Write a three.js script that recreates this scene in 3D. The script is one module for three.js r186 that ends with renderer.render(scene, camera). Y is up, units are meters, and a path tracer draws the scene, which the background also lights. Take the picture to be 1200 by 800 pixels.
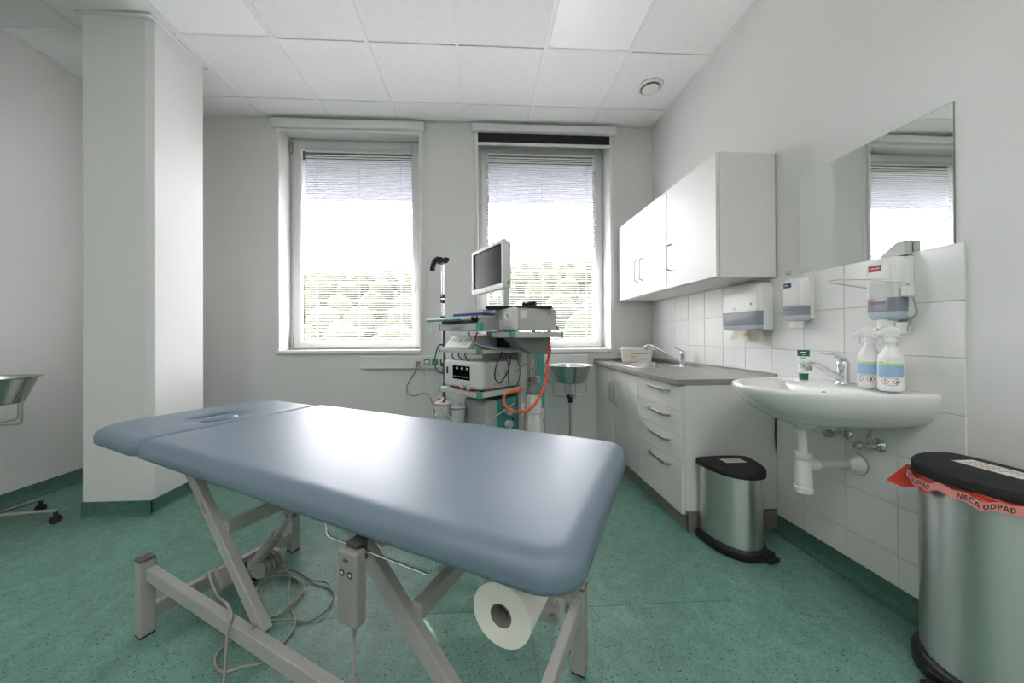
import * as THREE from 'three';
import { RoundedBoxGeometry } from 'three/addons/geometries/RoundedBoxGeometry.js';
import { mergeGeometries, mergeVertices, toCreasedNormals } from 'three/addons/utils/BufferGeometryUtils.js';
import { RectAreaLightUniformsLib } from 'three/addons/lights/RectAreaLightUniformsLib.js';

// ---------------------------------------------------------------- camera, sky, sun, exposure
const scene = new THREE.Scene();
const camera = new THREE.PerspectiveCamera(2 * Math.atan(400 / 409.14) * 180 / Math.PI, 1.5, 0.05, 600);
camera.rotation.order = 'YXZ';
camera.position.set(0, 1.08, 0);
camera.rotation.set(0.0034, -0.0534, -0.0045);
camera.setViewOffset(1200, 800, 13.34, 9.0, 1200, 800);

const renderer = new THREE.WebGLRenderer({ antialias: true });
renderer.toneMapping = THREE.LinearToneMapping;
renderer.toneMappingExposure = 2.95;
renderer.shadowMap.enabled = true;
RectAreaLightUniformsLib.init();

const SKY = 7.6, SUN = 13.0, FILL_PANEL = 4.6;
scene.background = new THREE.Color().setRGB(0.99, 0.965, 1.015);
scene.backgroundIntensity = SKY;

const sunElev = 35 * Math.PI / 180;
const sun = new THREE.DirectionalLight(new THREE.Color().setRGB(1.0, 0.92, 0.86), SUN);
sun.position.set(-0.571 * Math.cos(sunElev) * 30, Math.sin(sunElev) * 30, -0.82 * Math.cos(sunElev) * 30);
sun.target.position.set(0, 1, -3);
sun.position.add(sun.target.position);
sun.castShadow = true;
sun.shadow.mapSize.set(4096, 4096);
Object.assign(sun.shadow.camera, { left: -8, right: 8, top: 8, bottom: -8, near: 1, far: 60 });
scene.add(sun, sun.target);

// ---------------------------------------------------------------- room measures
const XR = 1.629, XL = -3.038, ZB = -3.239, ZR = 2.3, YC = 3.034, BASE = 0.085;

// ---------------------------------------------------------------- helpers
let seed = 20240611;
const rnd = () => { seed = (seed * 1664525 + 1013904223) >>> 0; return seed / 4294967296; };
const rr = (a, b) => a + (b - a) * rnd();
const V = (x, y, z) => new THREE.Vector3(x, y, z);
const taken = new Map();
function numbered(name) {
  const n = taken.get(name) ?? 0; taken.set(name, n + 1);
  return n ? name + '_' + String(n).padStart(3, '0') : name;
}
function mesh(name, geo, mat, parent, pos, rot) {
  const m = new THREE.Mesh(geo, mat);
  m.name = parent === scene || !parent ? numbered(name) : name;
  m.castShadow = m.receiveShadow = true;
  if (pos) m.position.set(...pos);
  if (rot) m.rotation.set(...rot);
  (parent ?? scene).add(m);
  return m;
}
function thing(name, label, category, pos = [0, 0, 0], turn = 0, group) {
  const g = new THREE.Group(); g.name = numbered(name); scene.add(g);
  g.position.set(...pos); g.rotation.y = turn;
  g.userData = { label, category };
  if (group) g.userData.group = group;
  return g;
}
function tag(o, label, category, group) { o.userData.label = label; o.userData.category = category; if (group) o.userData.group = group; return o; }
function structure(name, label, category) {
  const g = new THREE.Group(); g.name = name; scene.add(g);
  g.userData = { kind: 'structure', label, category };
  return g;
}
const box = (w, h, d) => new THREE.BoxGeometry(w, h, d);
const rbox = (w, h, d, r = 0.004, s = 2) => new RoundedBoxGeometry(w, h, d, s, Math.min(r, w / 2.01, h / 2.01, d / 2.01));
// box given by its extents
function ext(x0, x1, y0, y1, z0, z1, r = 0) {
  const g = r ? rbox(x1 - x0, y1 - y0, z1 - z0, r) : box(x1 - x0, y1 - y0, z1 - z0);
  return g.translate((x0 + x1) / 2, (y0 + y1) / 2, (z0 + z1) / 2);
}
const cyl = (r, h, n = 24, r2 = r) => new THREE.CylinderGeometry(r2, r, h, n);
function rod(a, b, r, n = 12) {           // straight round bar between two points
  const A = V(...a), B = V(...b), g = new THREE.CylinderGeometry(r, r, A.distanceTo(B), n);
  g.applyQuaternion(new THREE.Quaternion().setFromUnitVectors(V(0, 1, 0), B.clone().sub(A).normalize()));
  return g.translate(...A.add(B).multiplyScalar(0.5).toArray());
}
function bar(a, b, w, h, up = [0, 1, 0], r = 0.003) {   // rectangular bar from a to b, w across, h along "up"
  const A = V(...a), B = V(...b), d = B.clone().sub(A), L = d.length(), z = d.normalize();
  const x = V(...up).cross(z).normalize(), y = z.clone().cross(x);
  const g = rbox(w, h, L, r);
  g.applyMatrix4(new THREE.Matrix4().makeBasis(x, y, z));
  return g.translate(...A.add(B).multiplyScalar(0.5).toArray());
}
function tube(pts, r, seg = 0, n = 8, tension = 0.5) {
  const c = new THREE.CatmullRomCurve3(pts.map((p) => V(...p)), false, 'catmullrom', tension);
  return new THREE.TubeGeometry(c, seg || pts.length * 10, r, n, false);
}
function polyTube(pts, r, fillet = 0.01, n = 8) {        // bent wire with rounded corners
  const path = new THREE.CurvePath(), P = pts.map((p) => V(...p));
  let from = P[0];
  for (let i = 1; i < P.length - 1; i++) {
    const a = P[i].clone().add(P[i - 1].clone().sub(P[i]).setLength(fillet)), b = P[i].clone().add(P[i + 1].clone().sub(P[i]).setLength(fillet));
    path.add(new THREE.LineCurve3(from, a)); path.add(new THREE.QuadraticBezierCurve3(a, P[i], b)); from = b;
  }
  path.add(new THREE.LineCurve3(from, P[P.length - 1]));
  return new THREE.TubeGeometry(path, P.length * 14, r, n, false);
}
const merge = (...g) => mergeGeometries(g.flat().map((x) => (x.index ? x.toNonIndexed() : x)).map((x) => { for (const k of Object.keys(x.attributes)) if (!['position', 'normal', 'uv'].includes(k)) x.deleteAttribute(k); return x; }));
const lathe = (pts, n = 40) => new THREE.LatheGeometry(pts.map(([r, y]) => new THREE.Vector2(r, y)), n);
function roundRect(w, h, r) {
  const s = new THREE.Shape(), x = -w / 2, y = -h / 2;
  s.moveTo(x + r, y); s.lineTo(x + w - r, y); s.absarc(x + w - r, y + r, r, -Math.PI / 2, 0); s.lineTo(x + w, y + h - r);
  s.absarc(x + w - r, y + h - r, r, 0, Math.PI / 2); s.lineTo(x + r, y + h); s.absarc(x + r, y + h - r, r, Math.PI / 2, Math.PI);
  s.lineTo(x, y + r); s.absarc(x + r, y + r, r, Math.PI, 1.5 * Math.PI);
  return s;
}
function extrude(shape, depth, bevel = 0, seg = 8) {
  const b = Math.min(bevel, depth / 2.1);
  const g = new THREE.ExtrudeGeometry(shape, { depth: depth - 2 * b, bevelEnabled: b > 0, bevelThickness: b, bevelSize: b, bevelOffset: -b, bevelSegments: 3, curveSegments: seg });
  return g.translate(0, 0, b);
}
const poly = (pts) => { const s = new THREE.Shape(); pts.forEach(([x, y], i) => (i ? s.lineTo(x, y) : s.moveTo(x, y))); s.closePath(); return s; };
// surface through rings of equal point counts; the first and last ring may be closed with a fan
function loft(rings, capStart = true, capEnd = true, crease = 0) {
  const n = rings[0].length, pos = [], uv = [], idx = [];
  rings.forEach((r, k) => { r.forEach((p, i) => { pos.push(...p); uv.push(i / n * 4, k / rings.length * 2); }); pos.push(...r[0]); uv.push(4, k / rings.length * 2); });
  const m = n + 1;
  for (let k = 0; k + 1 < rings.length; k++) for (let i = 0; i < n; i++) {
    const a = k * m + i, b = a + 1, c = a + m, d = c + 1;
    idx.push(a, b, d, a, d, c);
  }
  const cap = (r, flip) => {
    const c = pos.length / 3, mid = r.reduce((s, p) => [s[0] + p[0] / n, s[1] + p[1] / n, s[2] + p[2] / n], [0, 0, 0]);
    pos.push(...mid); uv.push(0, 0);
    r.forEach((p) => { pos.push(...p); uv.push(p[0], p[2]); });
    for (let i = 0; i < n; i++) { const a = c + 1 + i, b = c + 1 + (i + 1) % n; flip ? idx.push(c, a, b) : idx.push(c, b, a); }
  };
  if (capStart) cap(rings[0], false);
  if (capEnd) cap(rings[rings.length - 1], true);
  let g = new THREE.BufferGeometry();
  g.setAttribute('position', new THREE.Float32BufferAttribute(pos, 3));
  g.setAttribute('uv', new THREE.Float32BufferAttribute(uv, 2));
  g.setIndex(idx);
  if (crease) g = toCreasedNormals(g, crease);
  else g.computeVertexNormals();
  return g;
}
// uv in metres from the dominant direction of each face
function metric(g, k = 1) {
  const h = g.index ? g.toNonIndexed() : g; h.computeVertexNormals !== undefined && !h.attributes.normal && h.computeVertexNormals();
  const p = h.attributes.position, nn = h.attributes.normal, uv = new Float32Array(p.count * 2);
  for (let i = 0; i < p.count; i++) {
    const ax = Math.abs(nn.getX(i)), ay = Math.abs(nn.getY(i)), az = Math.abs(nn.getZ(i));
    const [u, v] = ay >= ax && ay >= az ? [p.getX(i), p.getZ(i)] : ax >= az ? [p.getZ(i), p.getY(i)] : [p.getX(i), p.getY(i)];
    uv[2 * i] = u * k; uv[2 * i + 1] = v * k;
  }
  h.setAttribute('uv', new THREE.BufferAttribute(uv, 2));
  return h;
}
const smooth = (x, a, b) => { const t = Math.min(1, Math.max(0, (x - a) / (b - a))); return t * t * (3 - 2 * t); };

// ---------------------------------------------------------------- textures
function dataTexture(n, paint, srgb = true) {
  const d = new Uint8Array(n * n * 4);
  paint(d, n);
  const t = new THREE.DataTexture(d, n, n, THREE.RGBAFormat);
  t.wrapS = t.wrapT = THREE.RepeatWrapping; t.magFilter = THREE.LinearFilter; t.minFilter = THREE.LinearMipmapLinearFilter; t.generateMipmaps = true;
  if (srgb) t.colorSpace = THREE.SRGBColorSpace;
  t.needsUpdate = true;
  return t;
}
function tileNoise(n, cells) {              // smooth noise that repeats
  const g = new Float32Array(cells * cells).map(() => rnd()), out = new Float32Array(n * n);
  for (let y = 0; y < n; y++) for (let x = 0; x < n; x++) {
    const fx = x / n * cells, fy = y / n * cells, ix = Math.floor(fx), iy = Math.floor(fy), u = fx - ix, v = fy - iy, a = u * u * (3 - 2 * u), b = v * v * (3 - 2 * v);
    const at = (i, j) => g[((j + cells) % cells) * cells + ((i + cells) % cells)];
    out[y * n + x] = (at(ix, iy) * (1 - a) + at(ix + 1, iy) * a) * (1 - b) + (at(ix, iy + 1) * (1 - a) + at(ix + 1, iy + 1) * a) * b;
  }
  return out;
}
function noiseTexture(n, layers, lo, hi, srgb = false) {   // layers: [cells, weight]; grey between lo and hi (or rgb triples)
  const maps = layers.map(([c, w]) => [tileNoise(n, c), w]), tot = layers.reduce((s, l) => s + l[1], 0);
  const L = [].concat(lo), Hh = [].concat(hi), c3 = (a, i) => a[a.length === 1 ? 0 : i];
  return dataTexture(n, (d) => {
    for (let i = 0; i < n * n; i++) {
      let v = 0; for (const [m, w] of maps) v += m[i] * w; v /= tot;
      for (let c = 0; c < 3; c++) d[4 * i + c] = c3(L, c) + (c3(Hh, c) - c3(L, c)) * v;
      d[4 * i + 3] = 255;
    }
  }, srgb);
}
function canvasTexture(w, h, draw) {
  const c = document.createElement('canvas'); c.width = w; c.height = h;
  draw(c.getContext('2d'), w, h);
  const t = new THREE.CanvasTexture(c); t.colorSpace = THREE.SRGBColorSpace; t.anisotropy = 8;
  return t;
}
const vinylMap = dataTexture(1024, (d, n) => {           // one metre of speckled sheet vinyl
  const a = tileNoise(n, 24), b = tileNoise(n, 160), c = tileNoise(n, 5);
  for (let i = 0; i < n * n; i++) {
    const v = 0.86 + 0.10 * a[i] + 0.14 * b[i] + 0.06 * c[i];
    d[4 * i] = 107 * v; d[4 * i + 1] = 147 * v; d[4 * i + 2] = 133 * v; d[4 * i + 3] = 255;
  }
  const blot = (k, r0, r1, col, op) => {
    for (let q = 0; q < k; q++) {
      const x = rnd() * n, y = rnd() * n, w = rr(r0, r1), h = w * rr(0.4, 1.0), t = rnd() * 3.14, co = Math.cos(t), si = Math.sin(t), R = Math.ceil(w) + 1;
      for (let j = -R; j <= R; j++) for (let i = -R; i <= R; i++) {
        const u = (i * co + j * si) / w, v = (-i * si + j * co) / h, m = u * u + v * v;
        if (m > 1) continue;
        const o = 4 * (((Math.floor(y + j) + n) % n) * n + ((Math.floor(x + i) + n) % n)), k2 = op * (1 - m * m);
        for (let e = 0; e < 3; e++) d[o + e] = d[o + e] * (1 - k2) + col[e] * k2;
      }
    }
  };
  blot(5200, 1.2, 3.4, [70, 112, 100], 0.7);
  blot(3000, 1.0, 2.6, [140, 190, 172], 0.55);
  blot(1900, 1.2, 3.6, [24, 52, 46], 0.95);
});
const paintBump = noiseTexture(512, [[128, 1], [256, 1], [60, 0.6]], 90, 165);
const leatherBump = noiseTexture(512, [[200, 1], [110, 1], [18, 0.5]], 90, 165);
const brushMap = dataTexture(512, (d, n) => {            // fine lines along u
  const row = Array.from({ length: n }, () => rnd()), b = tileNoise(n, 64);
  for (let y = 0; y < n; y++) for (let x = 0; x < n; x++) {
    const v = 70 + 110 * (0.7 * row[y] + 0.3 * b[y * n + x]), o = 4 * (y * n + x); d[o] = d[o + 1] = d[o + 2] = v; d[o + 3] = 255;
  }
}, false);
const stoneMap = noiseTexture(512, [[40, 1], [120, 1.1], [10, 0.5]], [150, 147, 143], [196, 193, 189], true);
const leafMap = noiseTexture(512, [[30, 1], [90, 1.4]], [27, 35, 13], [42, 53, 21], true);
const tileSpeck = noiseTexture(512, [[150, 1], [60, 1]], [238, 238, 236], [245, 245, 243], true);

// ---------------------------------------------------------------- materials
const std = (color, roughness = 0.6, metalness = 0, more = {}) => new THREE.MeshPhysicalMaterial({ color, roughness, metalness, ...more });
const M = {
  wall: std('#e3e3e1', 0.85, 0, { bumpMap: paintBump, bumpScale: 0.0006 }),
  wallGreen: std('#e1e1df', 0.8, 0, { bumpMap: paintBump, bumpScale: 0.0006 }),
  ceilingTile: std('#ffffff', 0.95, 0, { map: tileSpeck }),
  tbar: std('#efefee', 0.5),
  vinyl: std('#ffffff', 0.42, 0, { map: vinylMap, specularIntensity: 0.7 }),
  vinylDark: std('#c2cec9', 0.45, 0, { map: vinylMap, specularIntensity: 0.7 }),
  weld: std('#3f7868', 0.5),
  whitePlastic: std('#e6e7e4', 0.32),
  whiteMatt: std('#e2e2de', 0.6),
  upvc: std('#dcdddc', 0.35),
  slat: std('#e4e6ea', 0.45),
  cord: std('#c9cad0', 0.8),
  glass: std('#ffffff', 0.0, 0, { transmission: 1, thickness: 0, ior: 1.45 }),
  blackFabric: std('#2a2a2e', 0.9),
  tile: std('#e9eae7', 0.18),
  grout: std('#cfd0cb', 0.9),
  laminate: std('#dededa', 0.42),
  gapDark: std('#8c8d88', 0.8),
  stone: std('#d6d4d2', 0.4, 0, { map: stoneMap }),
  plinth: std('#8f8b81', 0.4, 0.35),
  steel: std('#c9cac6', 0.24, 1),
  brushed: std('#d4d6d2', 0.34, 1, { anisotropy: 0.85, anisotropyRotation: Math.PI / 2 }),
  nickel: std('#bab8b2', 0.34, 1),
  chrome: std('#dfe2e4', 0.06, 1),
  mirror: std('#eef2ee', 0.01, 1),
  mirrorBack: std('#6d7f78', 0.3),
  ceramic: std('#eceeeb', 0.1, 0, { clearcoat: 0.5, clearcoatRoughness: 0.05 }),
  black: std('#17181a', 0.42),
  blackSoft: std('#1d1e20', 0.7),
  darkGrey: std('#4a4b4c', 0.5),
  upholstery: std('#6d7e8c', 0.43, 0, { bumpMap: leatherBump, bumpScale: 0.00025 }),
  bedFrame: std('#aaa9a5', 0.45),
  bedCap: std('#5d5c5a', 0.5),
  motor: std('#9a9995', 0.5),
  remote: std('#8f8f8a', 0.55),
  cableGrey: std('#a19e95', 0.6),
  paper: std('#eeeae2', 0.95),
  card: std('#9c968d', 0.9),
  cartGrey: std('#c3c6c2', 0.4),
  cartMid: std('#a5a9a6', 0.45),
  cartDark: std('#7f8584', 0.5),
  teal: std('#4fa49c', 0.4),
  tealDeep: std('#3f8c82', 0.45),
  deviceWhite: std('#d9dbd7', 0.38),
  deviceGrey: std('#b9bab4', 0.45),
  screen: std('#100d11', 0.2, 0, { specularIntensity: 0.06 }),
  orange: std('#e2531f', 0.4),
  greenTube: std('#5f8a50', 0.5),
  yellowCable: std('#8f8a3c', 0.55),
  whiteCable: std('#d8d5c8', 0.55),
  socketGreen: std('#1e9a3c', 0.4),
  red: std('#b8232b', 0.5),
  blue: std('#3f62b4', 0.5),
  cloth: std('#dcdcd6', 0.9),
  greyWindow: std('#8d929a', 0.12, 0, { transparent: false }),
  clearBlue: std('#b9c4cf', 0.15),
  bagRed: std('#d0402f', 0.38, 0, { transmission: 0.12, thickness: 0, side: THREE.DoubleSide }),
  towel: std('#e2dccd', 0.95, 0, { transmission: 0.2, thickness: 0 }),
  facade: std('#70717c', 0.8),
  leaves: std('#ffffff', 0.9, 0, { map: leafMap }),
  bark: std('#5d4c3c', 0.9),
  hill: std('#7f8f4a', 0.95, 0, { map: leafMap }),
  rubber: std('#2a2b2c', 0.75),
  brass: std('#8a5a3a', 0.4, 0.7),
};

// ================================================================ the room shell
{ // floor
  const g = structure('floor', 'speckled green sheet vinyl floor with welded seams', 'floor');
  mesh('vinyl_sheet', metric(ext(XL - 0.2, XR + 0.2, -0.1, 0, ZB - 0.05, ZR + 0.2)), M.vinyl, g);
  const seams = [[-0.63, 1.0, -1.372, -1.369], [-0.4335, -0.4305, -1.369, 0.6], [0.1725, 0.1755, -1.369, 0.6]];
  for (const [x0, x1, z0, z1] of seams) mesh('weld_seam', ext(x0, x1, -0.001, 0.0004, z0, z1), M.weld, g);
}
const W1 = { x0: -1.81, x1: -0.57 }, W2 = { x0: -0.03, x1: 1.21 }, WY0 = 0.93, WY1 = 2.95, ZO = -3.50;
{ // window wall with two real openings
  const g = structure('wall_back', 'white plastered wall with two tall windows', 'wall');
  const Y0 = -0.1, Y1 = 3.25;
  const parts = [ext(XL - 0.2, W1.x0, Y0, Y1, ZO, ZB), ext(W1.x1, W2.x0, Y0, Y1, ZO, ZB), ext(W2.x1, XR + 0.2, Y0, Y1, ZO, ZB)];
  for (const w of [W1, W2]) parts.push(ext(w.x0, w.x1, Y0, WY0, ZO, ZB), ext(w.x0, w.x1, WY1, Y1, ZO, ZB));
  mesh('plaster', metric(merge(parts), 2), M.wallGreen, g);
}
{
  const g = structure('wall_left', 'plain off white plastered wall beside the column', 'wall');
  mesh('plaster', metric(ext(XL - 0.2, XL, -0.1, 3.25, ZB, ZR), 2), M.wallGreen, g);
  const r = structure('wall_rear', 'plain white wall opposite the windows', 'wall');
  mesh('plaster', metric(ext(XL - 0.2, XR + 0.2, -0.1, 3.25, ZR, ZR + 0.2), 2), M.wall, r);
}
{ // right wall: plaster and ceramic tiles around basin and worktop
  const g = structure('wall_right', 'white plastered wall with square white tiles around the basin', 'wall');
  mesh('plaster', metric(ext(XR, XR + 0.2, -0.1, 3.25, ZB, ZR), 2), M.wall, g);
  const P = 0.1965, gap = 0.003, T = 0.008, top = 1.386, z0 = -1.089;
  mesh('grout', merge(ext(XR - T + 0.003, XR, BASE, top - 0.001, -1.87, z0 - 0.001), ext(XR - T + 0.003, XR, 0.836, top - 0.001, ZB, -1.87)), M.grout, g);
  for (let c = 0; c < 11; c++) {
    const za = z0 - c * P, zb = Math.max(za - P + gap, ZB + 0.002);
    for (let r = 0; r < 7; r++) {
      const ya = top - r * P; let yb = ya - P + gap;
      if (c >= 4) { if (ya < 0.85) continue; yb = Math.max(yb, 0.863); if (yb >= ya - 0.01) continue; }
      yb = Math.max(yb, BASE + 0.002);
      mesh('tile', rbox(T, ya - yb, za - zb, 0.0016, 1), M.tile, g, [XR - T / 2 - 0.0001, (ya + yb) / 2, (za + zb) / 2]);
    }
  }
}
{ // square column, corner bead chamfered
  const g = structure('wall_column', 'white square column standing free near the window wall', 'column');
  const c = 0.028, x0 = -2.406, x1 = -2.014, z0 = -2.64, z1 = -2.239;
  const s = poly([[x0, -z0], [x1 - 0.004, -z0], [x1, -z0 - 0.004], [x1, -z1 + c], [x1 - c * 1.2, -z1], [x0, -z1]]);
  const geo = new THREE.ExtrudeGeometry(s, { depth: YC + 0.004, bevelEnabled: false }).rotateX(-Math.PI / 2);
  mesh('shaft', metric(toCreasedNormals(geo, 0.3), 2), M.wall, g);
  mesh('angle_trim', merge(ext(x0 - 0.022, x1 + 0.022, YC - 0.004, YC + 0.003, z1, z1 + 0.022), ext(x1, x1 + 0.022, YC - 0.004, YC + 0.003, z0 - 0.022, z1), ext(x0 - 0.022, x0, YC - 0.004, YC + 0.003, z0 - 0.022, z1), ext(x0 - 0.022, x1 + 0.022, YC - 0.004, YC + 0.003, z0 - 0.022, z0)), M.tbar, g);
}
// coved vinyl skirting: the floor sheet turned up the walls
function cove(name, runs, label, R = 0.035) {
  const g = structure(name, label, 'baseboard'), t = 0.005, prof = [[0, BASE], [t, BASE], [t, R + t]];
  for (let k = 1; k <= 6; k++) { const a = k / 6 * Math.PI / 2; prof.push([t + R - R * Math.cos(a), R + t - R * Math.sin(a)]); }
  prof.push([t + R, 0], [0, 0]);
  for (const [ax, az, bx, bz] of runs) {            // the room lies to the left-hand side of the run seen from above (x right, z down)
    const L = Math.hypot(bx - ax, bz - az), geo = new THREE.ExtrudeGeometry(poly(prof), { depth: L, bevelEnabled: false });
    const dir = V(bx - ax, 0, bz - az).normalize(), n = V(0, 1, 0).cross(dir);
    geo.applyMatrix4(new THREE.Matrix4().makeBasis(n, V(0, 1, 0), dir)).translate(ax, 0, az);
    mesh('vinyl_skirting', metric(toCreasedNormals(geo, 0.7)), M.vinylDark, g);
  }
}
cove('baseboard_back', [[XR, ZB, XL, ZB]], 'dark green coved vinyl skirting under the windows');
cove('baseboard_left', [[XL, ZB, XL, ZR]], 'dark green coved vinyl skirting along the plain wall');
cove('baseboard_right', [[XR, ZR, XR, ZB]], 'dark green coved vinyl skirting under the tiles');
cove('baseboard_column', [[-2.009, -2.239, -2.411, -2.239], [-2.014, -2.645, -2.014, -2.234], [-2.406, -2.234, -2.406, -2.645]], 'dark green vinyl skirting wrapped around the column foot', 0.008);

// ---------------------------------------------------------------- suspended ceiling
const panels = [[0.74, -2.077, 0], [-1.66, -2.077, 0], [0.74, 0.323, 1], [-1.66, 0.323, 1], [0.74, 1.523, 1], [-1.66, 1.523, 1]];   // the row by the windows is switched off; lit rear panels are added fill
{
  const g = structure('ceiling', 'suspended ceiling of square white panels in a metal grid', 'ceiling');
  mesh('slab', ext(XL - 0.2, XR + 0.2, 3.2, 3.4, ZO, ZR + 0.2), M.whiteMatt, g);
  const xs = [XL], zs = [ZB];
  for (let x = -2.56; x < XR - 0.1; x += 0.6) xs.push(x);
  for (let z = -2.977; z < ZR - 0.1; z += 0.6) zs.push(z);
  xs.push(XR); zs.push(ZR);
  const W = 0.024;
  for (let i = 1; i < xs.length - 1; i++) mesh('grid_bar', ext(xs[i] - W / 2, xs[i] + W / 2, YC, YC + 0.012, ZB, ZR, 0.001), M.tbar, g);
  for (let j = 1; j < zs.length - 1; j++) for (let i = 0; i + 1 < xs.length; i++)
    mesh('grid_bar', ext(xs[i] + (i ? W / 2 : 0), xs[i + 1] - (i + 2 < xs.length ? W / 2 : 0), YC + 0.0004, YC + 0.012, zs[j] - W / 2, zs[j] + W / 2), M.tbar, g);
  for (const [a, b, c, d] of [[XL, XR, ZB, ZB + 0.022], [XL, XR, ZR - 0.022, ZR], [XL, XL + 0.022, ZB, ZR], [XR - 0.022, XR, ZB, ZR]]) mesh('wall_angle', ext(a, b, YC - 0.001, YC + 0.003, c, d), M.tbar, g);
  for (let i = 0; i + 1 < xs.length; i++) for (let j = 0; j + 1 < zs.length; j++) {
    const cx = (xs[i] + xs[i + 1]) / 2, cz = (zs[j] + zs[j + 1]) / 2;
    if (panels.some(([px, pz]) => Math.abs(px - cx) < 0.1 && Math.abs(pz - cz) < 0.1)) continue;
    const e = 0.003, t = metric(ext(xs[i] + e, xs[i + 1] - e, YC + 0.007 + rr(0, 0.001), YC + 0.025, zs[j] + e, zs[j + 1] - e));
    mesh('ceiling_tile', t, M.ceilingTile, g);
  }
  // the wall strip between the false ceiling and the slab is closed by the walls themselves
}
const fillPanelGlow = std('#f4f5f4', 0.35, 0, { emissive: new THREE.Color().setRGB(1, 0.98, 0.95), emissiveIntensity: 0.8 }), panelOff = std('#fbfbfb', 0.3);
panels.forEach(([x, z, on], k) => {
  const t = thing('ceiling_light', ['square flush ceiling light panel next to the round air valve', 'square flush ceiling light panel next to the column', 'added ceiling fill light panel between the basin and the middle of room', 'added ceiling fill light panel towards the plain wall', 'added ceiling fill light panel near rear wall on the basin side', 'added ceiling fill light panel near rear wall on the plain side'][k], 'ceiling light', [x, YC, z]);
  mesh('frame', merge(ext(-0.288, 0.288, 0.001, 0.03, -0.288, -0.276), ext(-0.288, 0.288, 0.001, 0.03, 0.276, 0.288), ext(-0.288, -0.276, 0.001, 0.03, -0.276, 0.276), ext(0.276, 0.288, 0.001, 0.03, -0.276, 0.276)), M.whitePlastic, t);
  mesh('diffuser', ext(-0.276, 0.276, 0.004, 0.012, -0.276, 0.276), on ? fillPanelGlow : panelOff, t);
  if (!on) return;
  const l = new THREE.RectAreaLight(new THREE.Color().setRGB(1, 0.955, 0.955), FILL_PANEL, 0.54, 0.54);  // fill lamp added behind the camera to brighten the room
  l.position.set(0, 0.001, 0); l.rotation.set(-Math.PI / 2, 0, 0);
  t.add(l);
});
{ // round extract valve
  const t = thing('air_valve', 'round white ventilation valve in a ceiling panel', 'air vent', [1.338, YC + 0.0065, -2.69]);
  mesh('ring', lathe([[0.07, -0.001], [0.072, -0.012], [0.082, -0.014], [0.094, -0.008], [0.097, 0.0005], [0.07, 0.0005]], 48), M.whitePlastic, t);
  mesh('neck', lathe([[0.07, 0.0], [0.068, -0.004], [0.02, -0.003], [0, -0.003]], 40), M.cartDark, t);
  mesh('disc', lathe([[0, -0.03], [0.05, -0.029], [0.062, -0.024], [0.064, -0.019], [0.05, -0.017], [0.012, -0.016], [0.012, -0.002], [0, -0.002]], 40), M.whitePlastic, t);
}

// ---------------------------------------------------------------- windows
function windowUnit(n, w, hinges, label) {
  const g = structure('window_' + n, label, 'window');
  const { x0, x1 } = w, zf = -3.47, zs = -3.405;
  const ring = (a, b, c, d, f, z0, z1, r = 0.006) => merge(ext(a, a + f, c, d, z0, z1, r), ext(b - f, b, c, d, z0, z1, r), ext(a + f - 0.004, b - f + 0.004, c, c + f, z0, z1, r), ext(a + f - 0.004, b - f + 0.004, d - f, d, z0, z1, r));
  mesh('window_frame', ring(x0, x1, WY0, WY1, 0.05, zf, zs - 0.01), M.upvc, g);
  mesh('sash', ring(x0 + 0.028, x1 - 0.028, WY0 + 0.028, WY1 - 0.022, 0.066, zf + 0.01, zs + 0.006, 0.009), M.upvc, g);
  mesh('glazing_bead', ring(x0 + 0.088, x1 - 0.088, WY0 + 0.088, WY1 - 0.082, 0.014, zf + 0.03, zs - 0.004, 0.003), M.upvc, g);
  mesh('pane', ext(x0 + 0.09, x1 - 0.09, WY0 + 0.09, WY1 - 0.084, zf + 0.024, zf + 0.028), M.glass, g);
  if (hinges) {
    for (const y of [WY0 + 0.09, WY1 - 0.09]) mesh('hinge', merge(ext(x0 + 0.012, x0 + 0.03, y - 0.05, y + 0.05, zs - 0.004, zs + 0.016, 0.004), rod([x0 + 0.021, y - 0.052, zs + 0.02], [x0 + 0.021, y + 0.052, zs + 0.02], 0.007)), M.nickel, g);
    mesh('window_handle', merge(ext(x1 - 0.075, x1 - 0.047, 1.52, 1.6, zs + 0.004, zs + 0.018, 0.005), rod([x1 - 0.061, 1.585, zs + 0.012], [x1 - 0.061, 1.585, zs + 0.055], 0.009), ext(x1 - 0.072, x1 - 0.05, 1.47, 1.6, zs + 0.045, zs + 0.06, 0.006)), M.upvc, g);
  }
  mesh('window_sill', ext(x0 - 0.018, x1 + 0.012, WY0 - 0.014, WY0 + 0.018, -3.40, ZB + 0.032, 0.006), M.whitePlastic, g);
  return g;
}
windowUnit(1, W1, true, 'tall white framed window next to the column');
windowUnit(2, W2, false, 'tall white framed window behind the equipment trolley');

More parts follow.
